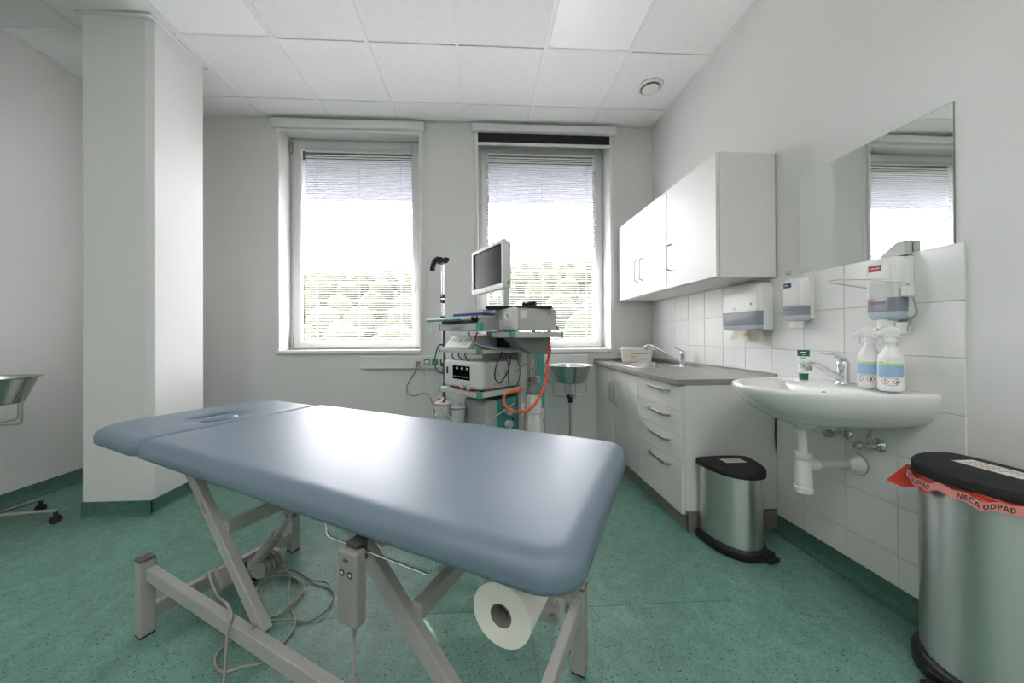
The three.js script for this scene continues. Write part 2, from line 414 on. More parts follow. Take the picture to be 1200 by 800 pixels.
// roller blinds in cassettes with side channels
function rollerBlind(w, drop, label) {
  const t = thing('roller_blind', label, 'roller blind', [(w.x0 + w.x1) / 2, WY1, ZB]), h = (w.x1 - w.x0) / 2;
  mesh('cassette', merge(ext(-h - 0.05, h + 0.045, 0.002, 0.062, 0.0005, 0.06, 0.008), ext(-h - 0.05, h + 0.045, 0.062, 0.07, 0.0005, 0.045, 0.003)), M.whitePlastic, t);
  for (const s of [-1, 1]) mesh('end_cap', ext(s > 0 ? h + 0.036 : -h - 0.056, s > 0 ? h + 0.052 : -h - 0.04, -0.004, 0.064, 0.0005, 0.064, 0.006), M.whitePlastic, t);
  for (const s of [-1, 1]) mesh('side_channel', merge(ext(s * (h + 0.012) - 0.012, s * (h + 0.012) + 0.012, WY0 - WY1 + 0.018, 0.002, 0.0005, 0.018, 0.003)), M.whitePlastic, t);
  if (drop) {
    mesh('blackout_fabric', ext(-h - 0.004, h + 0.004, -drop, 0.004, 0.006, 0.0085), M.blackFabric, t);
    mesh('bottom_bar', ext(-h - 0.004, h + 0.004, -drop - 0.026, -drop, 0.001, 0.016, 0.005), M.whitePlastic, t);
  } else mesh('bottom_bar', ext(-h - 0.004, h + 0.004, -0.03, -0.002, 0.001, 0.018, 0.005), M.whitePlastic, t);
  return t;
}
rollerBlind(W1, 0, 'white roller blind cassette fully rolled up over window next to column');
rollerBlind(W2, 0.085, 'roller blind with a strip of black fabric showing below its cassette');
{
  const t = thing('blind_chain', 'thin white bead chain hanging beside the window next to column', 'chain', [-0.5, 0.98, ZB]);
  mesh('chain', tube([[0, 2.0, 0.012], [0, 1.2, 0.012], [0, 0.2, 0.012], [0.008, 0.03, 0.012], [0.018, 0.0, 0.012], [0.028, 0.03, 0.012], [0.03, 0.25, 0.012]], 0.0018, 80, 6), M.whitePlastic, t);
  mesh('cord_clip', ext(-0.008, 0.038, 0.13, 0.15, 0.0004, 0.016, 0.004), M.whitePlastic, t);
}
// venetian blinds clipped to the sash
const slatProfile = (() => {
  const top = [], w = 0.0125;
  for (let k = 0; k <= 4; k++) { const u = -1 + k / 2; top.push([u * w, 0.0016 * (1 - u * u)]); }
  return poly(top.concat(top.slice().reverse().map(([a, b]) => [a, b - 0.0005])));
})();
function venetian(xa, xb, ya, yb, label) {
  const L = xb - xa, t = thing('venetian_blind', label, 'venetian blind', [(xa + xb) / 2, ya, -3.372]);
  const slat = toCreasedNormals(new THREE.ExtrudeGeometry(slatProfile, { depth: L, bevelEnabled: false }), 0.6).translate(0, 0, -L / 2).rotateY(Math.PI / 2);
  mesh('headrail', ext(-L / 2 - 0.006, L / 2 + 0.006, yb - ya, yb - ya + 0.034, -0.0145, 0.014, 0.002), M.cartGrey, t);
  const pitch = 0.0213, n = Math.floor((yb - ya - 0.03) / pitch);
  for (let k = 0; k < n; k++) mesh('slat', slat, M.slat, t, [0, 0.022 + k * pitch, 0], [rr(-0.02, 0.02) + 0.03, 0, rr(-0.0004, 0.0004)]);
  mesh('bottom_rail', ext(-L / 2, L / 2, 0, 0.012, -0.012, 0.012, 0.003), M.slat, t);
  for (const x of [-L / 2 + 0.1, 0, L / 2 - 0.1]) {
    mesh('ladder_cord', merge(rod([x, 0.01, 0.0135], [x, yb - ya, 0.0135], 0.0008, 5), rod([x, 0.01, -0.0135], [x, yb - ya, -0.0135], 0.0008, 5)), M.cord, t);
  }
  for (const x of [-L / 2 + 0.1, L / 2 - 0.1]) mesh('holding_pin', rod([x, 0.006, 0.011], [x, 0.006, 0.022], 0.004, 8), M.cartMid, t);
  return t;
}
venetian(-1.647, -0.665, 1.035, 2.815, 'open venetian blind of thin pale slats on window next to column');
venetian(0.055, 1.125, 1.03, 2.83, 'open venetian blind of thin pale slats on window behind trolley');

// ---------------------------------------------------------------- outdoors
{
  const g = structure('exterior_canopy', 'pale concrete canopy over the windows outside', 'canopy');
  mesh('canopy_slab', ext(-6.5, 5.5, 2.80, 3.05, -4.55, ZO), M.facade, g);
  const h = structure('exterior_hill', 'green wooded hillside beyond the windows', 'hill');
  const nx = 60, nz = 40, pos = [], uv = [], idx = [];
  const ground = (x, d) => -9 + 27 * smooth(d, 25, 135) + 1.6 * Math.sin(x * 0.05) * smooth(d, 30, 90) + 2.2 * Math.sin(x * 0.021 + 1.2) * smooth(d, 60, 130);
  for (let j = 0; j <= nz; j++) for (let i = 0; i <= nx; i++) {
    const x = -210 + 330 * i / nx, d = 4.6 + 175 * j / nz;
    pos.push(x, d < 12 ? -9 : ground(x, d), -d); uv.push(x * 0.12, d * 0.12);
  }
  for (let j = 0; j < nz; j++) for (let i = 0; i < nx; i++) { const a = j * (nx + 1) + i; idx.push(a, a + 1, a + nx + 2, a, a + nx + 2, a + nx + 1); }
  const geo = new THREE.BufferGeometry();
  geo.setAttribute('position', new THREE.Float32BufferAttribute(pos, 3)); geo.setAttribute('uv', new THREE.Float32BufferAttribute(uv, 2)); geo.setIndex(idx); geo.computeVertexNormals();
  mesh('terrain', geo, M.hill, h);
  // trees
  const hash = (x, y, z) => { const s = Math.sin(x * 12.9898 + y * 78.233 + z * 37.719) * 43758.5453; return s - Math.floor(s); };
  const n3 = (x, y, z) => {
    const ix = Math.floor(x), iy = Math.floor(y), iz = Math.floor(z), f = (t) => t * t * (3 - 2 * t), u = f(x - ix), v = f(y - iy), w = f(z - iz), L = THREE.MathUtils.lerp;
    const c = (a, b, d) => hash(ix + a, iy + b, iz + d);
    return L(L(L(c(0, 0, 0), c(1, 0, 0), u), L(c(0, 1, 0), c(1, 1, 0), u), v), L(L(c(0, 0, 1), c(1, 0, 1), u), L(c(0, 1, 1), c(1, 1, 1), u), v), w);
  };
  const crowns = [0, 1, 2, 3].map((s) => {
    const geo = mergeVertices(new THREE.IcosahedronGeometry(1, 9).deleteAttribute('normal').deleteAttribute('uv')), p = geo.attributes.position, uvs = new Float32Array(p.count * 2);
    for (let i = 0; i < p.count; i++) {
      const x = p.getX(i), y = p.getY(i), z = p.getZ(i);
      const k = 0.72 + 0.34 * n3(x * 2.2 + 9 * s, y * 2.2, z * 2.2) + 0.2 * n3(x * 6 + 3 * s, y * 6, z * 6) + 0.08 * n3(x * 14 + s, y * 14, z * 14);
      p.setXYZ(i, x * k, y * k * 1.12, z * k); uvs[2 * i] = Math.atan2(z, x) * 1.2; uvs[2 * i + 1] = y * 1.5;
    }
    geo.setAttribute('uv', new THREE.BufferAttribute(uvs, 2)); geo.computeVertexNormals();
    return geo;
  });
  const trunk = cyl(0.14, 4, 8, 0.1);
  const plant = (x, d, r) => {
    const t = thing('tree', 'leafy green tree in the wood on the hillside outside', 'tree', [x, ground(x, d) - 0.3, -d], rnd() * 6.28, 'trees on the hillside');
    const y = r * 1.25;
    mesh('crown', crowns[Math.floor(rnd() * 4)], M.leaves, t, [0, y, 0]).scale.setScalar(r);
    mesh('trunk', trunk, M.bark, t, [0, 1.9, 0]);
  };
  for (let j = 0; j < 8; j++) {
    const d = 46 + 12.5 * j, step = 7.8, xa = -1.1 * d, xb = 0.5 * d;
    for (let x = xa; x < xb; x += step) plant(x + (j % 2) * 3.9 + rr(-0.5, 0.5), d + rr(-1.5, 1.5), rr(2.7, 3.15));
  }
}

// ================================================================ treatment couch
// local axes: x runs from the head to the foot end, z towards the viewer's long side; origin at the near head post on the floor
const BED = [-1.218, 0, -1.309], BEDTURN = -29.3 * Math.PI / 180;
const bed = thing('treatment_couch', 'blue grey padded treatment couch on an adjustable grey steel frame', 'treatment couch', BED, BEDTURN);
// rings of a rounded rectangle inset by d (centre cx, cz; half sizes a, b; corner radii per corner)
function padRing(cx, cz, a, b, rad, d, y, nc = 9, ne = 16) {
  const out = [], A = Math.max(a - d, 0.0005), B = Math.max(b - d, 0.0005);
  const corners = [[1, 1], [-1, 1], [-1, -1], [1, -1]], R = corners.map((_, i) => Math.min(Math.max(rad[i] - d, 0.0004), A, B));
  for (let i = 0; i < 4; i++) {
    const [sx, sz] = corners[i], r = R[i], ox = sx * (A - r), oz = sz * (B - r), start = i * Math.PI / 2;
    for (let k = 0; k <= nc; k++) { const t = start + k / nc * Math.PI / 2; out.push([cx + ox + r * Math.cos(t), y, cz + oz + r * Math.sin(t)]); }
    const [nx, nz] = corners[(i + 1) % 4], r2 = R[(i + 1) % 4], p = out[out.length - 1], t2 = start + Math.PI / 2;
    const q = [cx + nx * (A - r2) + r2 * Math.cos(t2), y, cz + nz * (B - r2) + r2 * Math.sin(t2)];
    for (let k = 1; k < ne; k++) out.push([p[0] + (q[0] - p[0]) * k / ne, y, p[2] + (q[2] - p[2]) * k / ne]);
  }
  return out.reverse();
}
function cushion(cx, cz, a, b, rad, y0, y1, edge, bend) {
  const h = y1 - y0, prof = [[0.03, 0], [0.008, 0], [0.001, 0.004], [0, 0.012], [0, 0.024]];
  for (let k = 1; k <= 8; k++) { const t = k / 8 * Math.PI / 2; prof.push([edge * (1 - Math.cos(t)), 0.024 + (h - 0.026) * Math.sin(t)]); }
  for (const f of [1.2, 1.6, 2.1, 2.7, 3.4, 4.2]) prof.push([edge * f, h - 0.002 + 0.002 * Math.min(1, (f - 1) / 2)]);
  const last = Math.min(a, b);
  for (let k = 1; k <= 14; k++) { const d0 = edge * 4.2; prof.push([d0 + (last - d0 - 0.0006) * k / 14, h]); }
  const rings = prof.map(([d, y]) => padRing(cx, cz, a, b, rad, d, y0 + y));
  if (bend) for (const r of rings) for (const p of r) bend(p);
  return loft(rings, true, true);
}
const BY0 = 0.678, BY1 = 0.738;
{
  // main section with pleats where the cover is folded round the corners
  const cx = 0.8325, cz = -0.305, a = 0.7425, b = 0.35;
  const pleat = (p) => {
    for (const [sx, sz] of [[1, 1], [1, -1], [-1, 1], [-1, -1]]) {
      const ox = cx + sx * (a - 0.07), oz = cz + sz * (b - 0.07), dx = (p[0] - ox) * sx, dz = (p[2] - oz) * sz;
      if (dx > 0 && dz > 0 && p[1] < BY0 + 0.04) {
        const t = Math.atan2(dz, dx), w = Math.sin(t * 22) * 0.0022 * smooth(p[1], BY0 + 0.04, BY0 + 0.002) * Math.sin(t * 2), L = Math.hypot(dx, dz) || 1;
        p[0] += sx * dx / L * w; p[2] += sz * dz / L * w; p[1] += w * 0.7;
      }
    }
  };
  mesh('mattress', cushion(cx, cz, a, b, [0.075, 0.05, 0.05, 0.075], BY0, BY1, 0.042, pleat), M.upholstery, bed);
  // head section with the closed breathing hole
  const hx = -0.155, ha = 0.232, hcx = -0.085, hcz = -0.285;
  const dip = (p) => {
    if (p[1] > BY0 + 0.04) {
      const dx = (p[0] - hcx) / 0.085, dz = (p[2] - hcz) / 0.105, q = Math.sqrt(dx * dx + dz * dz);
      p[1] -= 0.016 * (1 - smooth(q, 0.45, 1.35));
    }
  };
  const head = mesh('head_section', cushion(hx, -0.305, ha, 0.35, [0.03, 0.15, 0.15, 0.03], BY0 - 0.004, BY1 - 0.008, 0.038, dip), M.upholstery, bed);
  const plugR = (d, y) => Array.from({ length: 48 }, (_, k) => { const t = -k / 48 * 2 * Math.PI; return [hcx + (0.052 - d) * Math.cos(t), y, hcz + (0.07 - d) * Math.sin(t)]; });
  const py = BY1 - 0.008 - 0.016;
  mesh('hole_plug', loft([plugR(0.004, py - 0.02), plugR(0, py - 0.004), plugR(0.001, py + 0.004), plugR(0.006, py + 0.009), plugR(0.016, py + 0.012), plugR(0.034, py + 0.013)], true, true), M.upholstery, head);
}
{ // lower frame
  for (const [x, z] of [[-0.0225, -0.0225], [-0.0225, -0.575], [1.4275, -0.575], [1.4275, -0.0225]]) {
    const p = mesh('post', ext(x - 0.0225, x + 0.0225, 0.006, 0.272, z - 0.0225, z + 0.0225, 0.004), M.bedFrame, bed);
    mesh('end_cap', ext(x - 0.0232, x + 0.0232, 0.27, 0.28, z - 0.0232, z + 0.0232, 0.003), M.bedCap, p);
    mesh('foot_pad', ext(x - 0.021, x + 0.021, 0, 0.008, z - 0.021, z + 0.021), M.rubber, p);
  }
  mesh('long_beam', ext(-0.002, 1.407, 0.199, 0.245, -0.046, -0.018, 0.004), M.bedFrame, bed);
  mesh('cross_beam', ext(-0.037, -0.008, 0.045, 0.098, -0.556, -0.042, 0.004), M.bedFrame, bed);
  mesh('cross_beam', ext(1.413, 1.442, 0.2, 0.246, -0.556, -0.042, 0.004), M.bedFrame, bed);
  // swing arms: two inclined pairs with cross bars
  const arm = (s0, z) => {
    const a = mesh('swing_arm', bar([s0 + 0.45, 0.222, z], [s0, 0.645, z], 0.026, 0.042, [1, 0, 0]), M.bedFrame, bed);
    mesh('pivot_bolt', rod([s0 + 0.433, 0.238, z - 0.018], [s0 + 0.433, 0.238, z + 0.03], 0.008), M.nickel, a);
    return a;
  };
  for (const s0 of [0.19, 0.965]) {
    const near = arm(s0, -0.062); arm(s0, -0.538);
    if (s0 < 0.5) {
      const print = canvasTexture(256, 96, (c, w, h) => { c.fillStyle = '#aaa8a1'; c.fillRect(0, 0, w, h); c.fillStyle = '#2c2c2c'; c.font = 'bold 84px sans-serif'; c.fillText('ecoo', 24, 74); });
      const dir = V(0.45, -0.423, 0).normalize();
      mesh('lettering', new THREE.PlaneGeometry(0.05, 0.02).rotateZ(Math.atan2(dir.y, dir.x)), std('#ffffff', 0.5, 0, { map: print }), near, [s0 + 0.135, 0.518, -0.0486]);
    }
    const f = 0.4;
    mesh('arm_cross_bar', ext(s0 + 0.45 * f + 0.03, s0 + 0.45 * f + 0.056, 0.446, 0.486, -0.53, -0.07, 0.003), M.bedFrame, bed);
  }
  // upper frame carrying the pads
  const uf = mesh('upper_frame', merge(ext(0.14, 1.52, 0.637, 0.674, -0.085, -0.05, 0.003), ext(0.14, 1.52, 0.637, 0.674, -0.56, -0.525, 0.003), ext(0.14, 0.175, 0.637, 0.674, -0.53, -0.08, 0.003), ext(1.48, 1.515, 0.637, 0.674, -0.53, -0.08, 0.003), ext(-0.3, 0.2, 0.645, 0.67, -0.21, -0.18, 0.003), ext(-0.3, 0.2, 0.645, 0.67, -0.44, -0.41, 0.003)), M.bedFrame, bed);
  mesh('pad_board', merge(ext(0.12, 1.55, 0.672, 0.68, -0.63, 0.02), ext(-0.33, 0.04, 0.668, 0.676, -0.6, -0.02)), M.card, uf);
  mesh('hinge_bracket', merge(bar([1.43, 0.28, -0.53], [1.43, 0.66, -0.53], 0.03, 0.012, [1, 0, 0]), ext(1.395, 1.455, 0.376, 0.41, -0.32, -0.27, 0.004), bar([1.425, 0.4, -0.3], [1.46, 0.64, -0.36], 0.03, 0.02, [1, 0, 0])), M.bedFrame, uf);
  mesh('bracket_bolt', rod([1.44, 0.396, -0.262], [1.44, 0.396, -0.275], 0.011, 6), M.nickel, uf);
}
{ // linear actuator that lifts the couch
  const act = mesh('actuator', merge(rod([0.13, 0.115, -0.30], [0.33, 0.315, -0.282], 0.021, 20), rod([0.1, 0.085, -0.302], [0.17, 0.155, -0.296], 0.032, 20)), M.motor, bed);
  mesh('piston', rod([0.32, 0.305, -0.283], [0.432, 0.417, -0.274], 0.0125, 16), M.cartMid, act);
  mesh('piston_fork', merge(ext(0.405, 0.45, 0.405, 0.44, -0.292, -0.284, 0.003), ext(0.405, 0.45, 0.405, 0.44, -0.264, -0.256, 0.003), ext(0.42, 0.456, 0.43, 0.46, -0.292, -0.256, 0.003), rod([0.43, 0.42, -0.298], [0.43, 0.42, -0.25], 0.008)), M.bedFrame, act);
  const gb = [];
  for (let k = 0; k < 12; k++) { const t = k / 12 * 6.283; gb.push(ext(-0.004, 0.004, 0.033, 0.043, -0.018, 0.018, 0.002).rotateZ(t)); }
  const motor = merge(cyl(0.04, 0.075, 28).rotateX(Math.PI / 2), cyl(0.034, 0.1, 28).rotateX(Math.PI / 2), merge(gb)).rotateY(0.35).translate(0.185, 0.138, -0.33);
  mesh('motor', motor, M.motor, act);
  mesh('motor_rib', merge(...[0.0, 0.018, 0.036].map((o) => new THREE.TorusGeometry(0.041, 0.004, 8, 28).rotateY(0.35).translate(0.185 + o * 0.34, 0.138, -0.35 + o))), M.motor, act);
  mesh('control_box', rbox(0.075, 0.085, 0.1, 0.012, 3).rotateZ(0.75).translate(0.045, 0.085, -0.255), M.motor, act);
  mesh('bolt', merge(rod([0.15, 0.155, -0.245], [0.15, 0.155, -0.275], 0.012, 14), rod([0.175, 0.095, -0.27], [0.175, 0.095, -0.3], 0.008, 14)), M.black, act);
  mesh('base_bracket', ext(-0.01, 0.11, 0.05, 0.095, -0.315, -0.285, 0.004), M.bedFrame, act);
  mesh('strain_relief', merge(rod([0.005, 0.115, -0.21], [0.025, 0.125, -0.225], 0.01), rod([-0.005, 0.105, -0.2], [0.01, 0.118, -0.212], 0.007)), M.cableGrey, act);
}
{ // wire rail under the near edge for the hand control
  mesh('control_rail', polyTube([[1.018, 0.676, 0.028], [1.024, 0.644, 0.03], [1.308, 0.641, 0.03], [1.311, 0.676, 0.028]], 0.003, 0.012), M.chrome, bed);
}
{ // hand control hung over the rail
  const p = V(1.118, 0.652, 0.037).applyAxisAngle(V(0, 1, 0), BEDTURN).add(V(...BED));
  const t = thing('hand_control', 'grey hand control with two round buttons hooked on couch rail', 'hand control', p.toArray(), BEDTURN);
  mesh('body', rbox(0.056, 0.15, 0.028, 0.007, 3).rotateZ(0.0).translate(0, -0.075, 0.008), M.remote, t);
  mesh('hook', merge(ext(-0.012, 0.02, -0.03, 0.012, -0.016, -0.011, 0.002), ext(-0.012, 0.02, 0.002, 0.012, -0.016, 0.012, 0.003)), M.darkGrey, t);
  mesh('indicator_window', ext(-0.008, 0.006, -0.022, -0.016, 0.0212, 0.0222), M.darkGrey, t);
  mesh('label_plate', ext(-0.02, 0.02, -0.032, -0.008, 0.0206, 0.0214, 0.0003), M.cableGrey, t);
  for (const x of [-0.011, 0.011]) {
    const b = mesh('button', rod([x, -0.045, 0.02], [x, -0.045, 0.0225], 0.007, 20), std('#22324a', 0.4), t);
    mesh('button_arrow', merge(ext(x - 0.0035, x + 0.0035, -0.046, -0.0445, 0.0224, 0.0229), ext(x - 0.001, x + 0.001, -0.048, -0.042, 0.0224, 0.0229)), M.whiteMatt, b);
  }
  mesh('cable_boot', cyl(0.004, 0.03, 12, 0.007).translate(0.006, -0.163, 0.008), M.remote, t);
  mesh('cable', tube([[0.006, -0.17, 0.008], [0.006, -0.3, 0.01], [0.008, -0.45, 0.012], [0.012, -0.6, 0.02], [0.05, -0.648, 0.06], [0.12, -0.648, 0.12]], 0.0028, 60), M.cableGrey, t);
}
{ // paper roll on its spindle below the foot end
  const p = V(1.412, 0.556, -0.04).applyAxisAngle(V(0, 1, 0), BEDTURN).add(V(...BED));
  const t = thing('paper_roll', 'large white paper roll hung under the foot end of couch', 'paper roll', p.toArray(), BEDTURN);
  const prof = [[0.022, 0], [0.0585, 0], [0.06, -0.0015], [0.06, -0.42], [0.0585, -0.4215], [0.022, -0.4215], [0.022, 0]];
  mesh('paper', lathe(prof.map(([r, y]) => [r, y]), 56).rotateX(Math.PI / 2), M.paper, t);
  mesh('core', lathe([[0.0205, 0.0005], [0.022, 0.0005], [0.022, -0.422], [0.0205, -0.422], [0.0205, 0.0005]], 40).rotateX(Math.PI / 2), M.card, t);
  mesh('spindle', rod([0, 0, -0.46], [0, 0, -0.1], 0.008), M.nickel, t);
  mesh('hanger', merge(ext(-0.01, 0.01, -0.012, 0.082, -0.47, -0.462, 0.002), ext(-0.01, 0.01, -0.01, 0.01, -0.465, -0.452, 0.002)), M.nickel, t);
}
{ // grey supply cables lying in loops on the floor
  const B = (s, y, t) => { const p = V(s, y, -t).applyAxisAngle(V(0, 1, 0), BEDTURN).add(V(...BED)); return p.toArray(); };
  const W = (a) => a.map(([x, z], k) => [x, 0.005 + 0.004 * (k % 3), z]);
  tag(mesh('supply_cable', tube(W([[-0.957, -1.707], [-0.868, -1.62], [-0.811, -1.505], [-0.756, -1.423], [-0.713, -1.367], [-0.689, -1.309], [-0.698, -1.271], [-0.719, -1.193], [-0.774, -1.174], [-0.832, -1.168], [-0.875, -1.193], [-0.896, -1.233], [-0.888, -1.286], [-0.84, -1.33]]), 0.0034, 200), M.cableGrey), 'grey cable running from couch motor to a loop beyond the long beam', 'cable');
  tag(mesh('supply_cable', tube([[-1.09, 0.06, -1.66]].concat(W([[-1.05, -1.65], [-0.966, -1.638], [-0.882, -1.63], [-0.789, -1.557], [-0.754, -1.481], [-0.771, -1.424], [-0.8, -1.39], [-0.857, -1.411], [-0.898, -1.46], [-0.944, -1.566], [-0.938, -1.62], [-0.876, -1.645], [-0.828, -1.636], [-0.744, -1.577], [-0.67, -1.55], [-0.623, -1.494], [-0.608, -1.424], [-0.622, -1.375], [-0.657, -1.36], [-0.718, -1.363], [-0.804, -1.363], [-0.9, -1.4]])), 0.0034, 300), M.cableGrey), 'grey cable coiled in wide loops on floor under the couch', 'cable');
  tag(mesh('supply_cable', tube(W([[-0.94, -1.49], [-0.964, -1.557], [-0.934, -1.59], [-0.858, -1.605], [-0.77, -1.545], [-0.745, -1.471], [-0.765, -1.41], [-0.815, -1.37], [-0.87, -1.38]]).map(([x, y, z]) => [x, y + 0.006, z]), 0.003, 160), M.cableGrey), 'thin grey cable ring lying on top of the coiled cable', 'cable');
  tag(mesh('supply_cable', tube([B(0.005, 0.12, 0.205), B(0.1, 0.13, 0.17), B(0.3, 0.19, 0.1), B(0.46, 0.247, 0.052), B(0.52, 0.2505, 0.034), B(0.545, 0.2495, 0.018), B(0.55, 0.23, 0.008), B(0.552, 0.12, 0.0), B(0.56, 0.03, -0.02), B(0.6, 0.006, -0.07), B(0.68, 0.006, -0.14)], 0.004, 140), M.cableGrey), 'grey cable draped over the near long beam of couch', 'cable');
}

// ================================================================ base units, worktop, wall units
const FX = 1.08;                                          // plane of the base fronts
function bowHandle(p0, p1, depth, mat, parent, r = 0.005) {   // flat bow handle, p0 and p1 on the front, standing out along -x
  const d = V(...p1).sub(V(...p0)).normalize().multiplyScalar(0.012);
  const a = [p0[0] - depth, p0[1] + d.y, p0[2] + d.z], b = [p1[0] - depth, p1[1] - d.y, p1[2] - d.z];
  return mesh('handle', polyTube([p0, a, b, p1], r, 0.008, 10), mat, parent);
}
function baseUnit(name, label, za, zb, fill) {           // za nearer the viewer
  const t = thing(name, label, 'cabinet', [FX, 0, (za + zb) / 2]), L = za - zb, h = L / 2;
  const X1 = XR - FX - 0.012, e = h - 0.0005;
  mesh('carcass', merge(ext(0.02, X1, 0.1, 0.803, -e, -e + 0.018), ext(0.02, X1, 0.1, 0.803, e - 0.018, e), ext(0.02, X1, 0.1, 0.118, -e, e), ext(X1 - 0.008, X1, 0.1, 0.803, -e, e)), M.laminate, t);
  mesh('plinth', ext(0.035, 0.05, 0.0, 0.1, -h + 0.0005, h - 0.0005), M.plinth, t);
  fill(t, h);
  return t;
}
function flatHandle(t, y, z0, z1) {                      // strip handle: a shallow trapezoid bow of flat bar
  const s = poly([[z0, 0], [z0 + 0.022, -0.03], [z1 - 0.022, -0.03], [z1, 0], [z1 - 0.008, 0], [z1 - 0.026, -0.024], [z0 + 0.026, -0.024], [z0 + 0.008, 0]].map(([a, b]) => [b, -a]));
  const g = extrude(s, 0.014, 0.001).rotateX(-Math.PI / 2);
  return g.translate(0, y - 0.007, 0);
}
{
  const zs = -1.842, zd = -2.372, zm = -2.798, ze = ZB + 0.002;
  baseUnit('drawer_unit', 'cream drawer unit with four drawers under the grey worktop', zs, zd, (t, h) => {
    const ys = [0.1, 0.374, 0.515, 0.655, 0.8], hy = [0.332, 0.472, 0.613, 0.755], c = (zs + zd) / 2;
    for (let k = 0; k < 4; k++) {
      const d = mesh('drawer', ext(0, 0.0195, ys[k] + 0.0015, ys[k + 1] - 0.0015, -h + 0.002, h - 0.002, 0.0015), M.laminate, t);
      mesh('handle', flatHandle(t, hy[k], -2.2 - c, -1.955 - c), M.nickel, d);
    }
    mesh('side_plinth', ext(0.035, XR - FX - 0.002, 0, 0.1, h - 0.014, h - 0.001), M.plinth, t);
  });
  const doorUnit = (za, zb, label, hz) => baseUnit('base_cabinet', label, za, zb, (t, h) => {
    const d = mesh('door', ext(0, 0.0195, 0.1015, 0.7985, -h + 0.0015, h - 0.0015, 0.0015), M.laminate, t), c = (za + zb) / 2;
    mesh('handle', flatHandle(t, 0, 0, 0.19).rotateX(Math.PI / 2).translate(0, 0.7, hz - c), M.nickel, d);
  });
  doorUnit(zd - 0.0005, zm, 'cream base cabinet door between drawer unit and the window side door', -2.748);
  doorUnit(zm - 0.0005, ze, 'cream base cabinet door against the window wall', -2.842);
}
{ // worktop with sink cut-out left open around an inset bowl
  const t = thing('worktop', 'grey stone effect worktop over the cream base cabinets', 'worktop', [0, 0.804, 0]);
  const x0 = 1.048, x1 = XR - 0.009, z0 = ZB + 0.001, z1 = -1.835, hx0 = 1.15, hx1 = 1.53, hz0 = -3.0, hz1 = -2.52;
  const s = new THREE.Shape([[x0, -z1], [x1, -z1], [x1, -z0], [x0, -z0]].map(([a, b]) => new THREE.Vector2(a, b)));
  s.holes.push(new THREE.Path([[hx0, -hz1], [hx0, -hz0], [hx1, -hz0], [hx1, -hz1]].map(([a, b]) => new THREE.Vector2(a, b))));
  mesh('slab', metric(extrude(s, 0.031, 0.002).rotateX(-Math.PI / 2), 3), M.stone, t);
  mesh('upstand', metric(extrude(poly([[x1, 0.0305], [x1 - 0.022, 0.0305], [x1 - 0.02, 0.045], [x1 - 0.006, 0.056], [x1, 0.056]]), z1 - z0).translate(0, 0, z0), 3), M.stone, t);
  mesh('upstand', metric(ext(x0 + 0.002, x1 - 0.022, 0.0305, 0.055, z0, z0 + 0.02, 0.005), 3), M.stone, t);
  // inset steel sink
  const k = thing('inset_sink', 'stainless steel sink set into the grey worktop', 'sink', [(hx0 + hx1) / 2, 0.835, (hz0 + hz1) / 2]);
  const w = (hx1 - hx0) / 2, d = (hz1 - hz0) / 2;
  const ring = (i, y) => padRing(0, 0, w + 0.018, d + 0.018, [0.05, 0.05, 0.05, 0.05], i, y, 6, 6);
  mesh('bowl', loft([ring(0, 0.0004), ring(0.001, 0.0035), ring(0.02, 0.003), ring(0.026, -0.004), ring(0.035, -0.13), ring(0.06, -0.15), ring(0.16, -0.152)], false, true), M.steel, k);
  mesh('drain', lathe([[0, 0.001], [0.03, 0.001], [0.036, 0]], 28).translate(0, -0.1515, 0), M.chrome, k);
}
{ // kitchen mixer
  const t = thing('mixer_tap', 'chrome mixer tap with long swivel spout on the grey worktop', 'tap', [1.553, 0.836, -2.62]);
  mesh('base', lathe([[0, 0], [0.026, 0], [0.026, 0.006], [0.022, 0.012], [0.021, 0.075], [0.024, 0.082], [0.024, 0.105], [0.018, 0.117], [0, 0.119]], 32), M.chrome, t);
  mesh('spout', tube([[-0.012, 0.03, 0], [-0.05, 0.055, -0.02], [-0.13, 0.11, -0.06], [-0.2, 0.152, -0.095], [-0.225, 0.158, -0.108], [-0.24, 0.15, -0.115], [-0.242, 0.135, -0.116]], 0.0105, 60, 14), M.chrome, t);
  mesh('aerator', cyl(0.013, 0.022, 20).translate(-0.242, 0.132, -0.116), M.nickel, t);
  mesh('lever', merge(bar([0, 0.112, 0], [-0.075, 0.15, -0.005], 0.018, 0.009, [0, 1, 0], 0.004)), M.chrome, t);
}
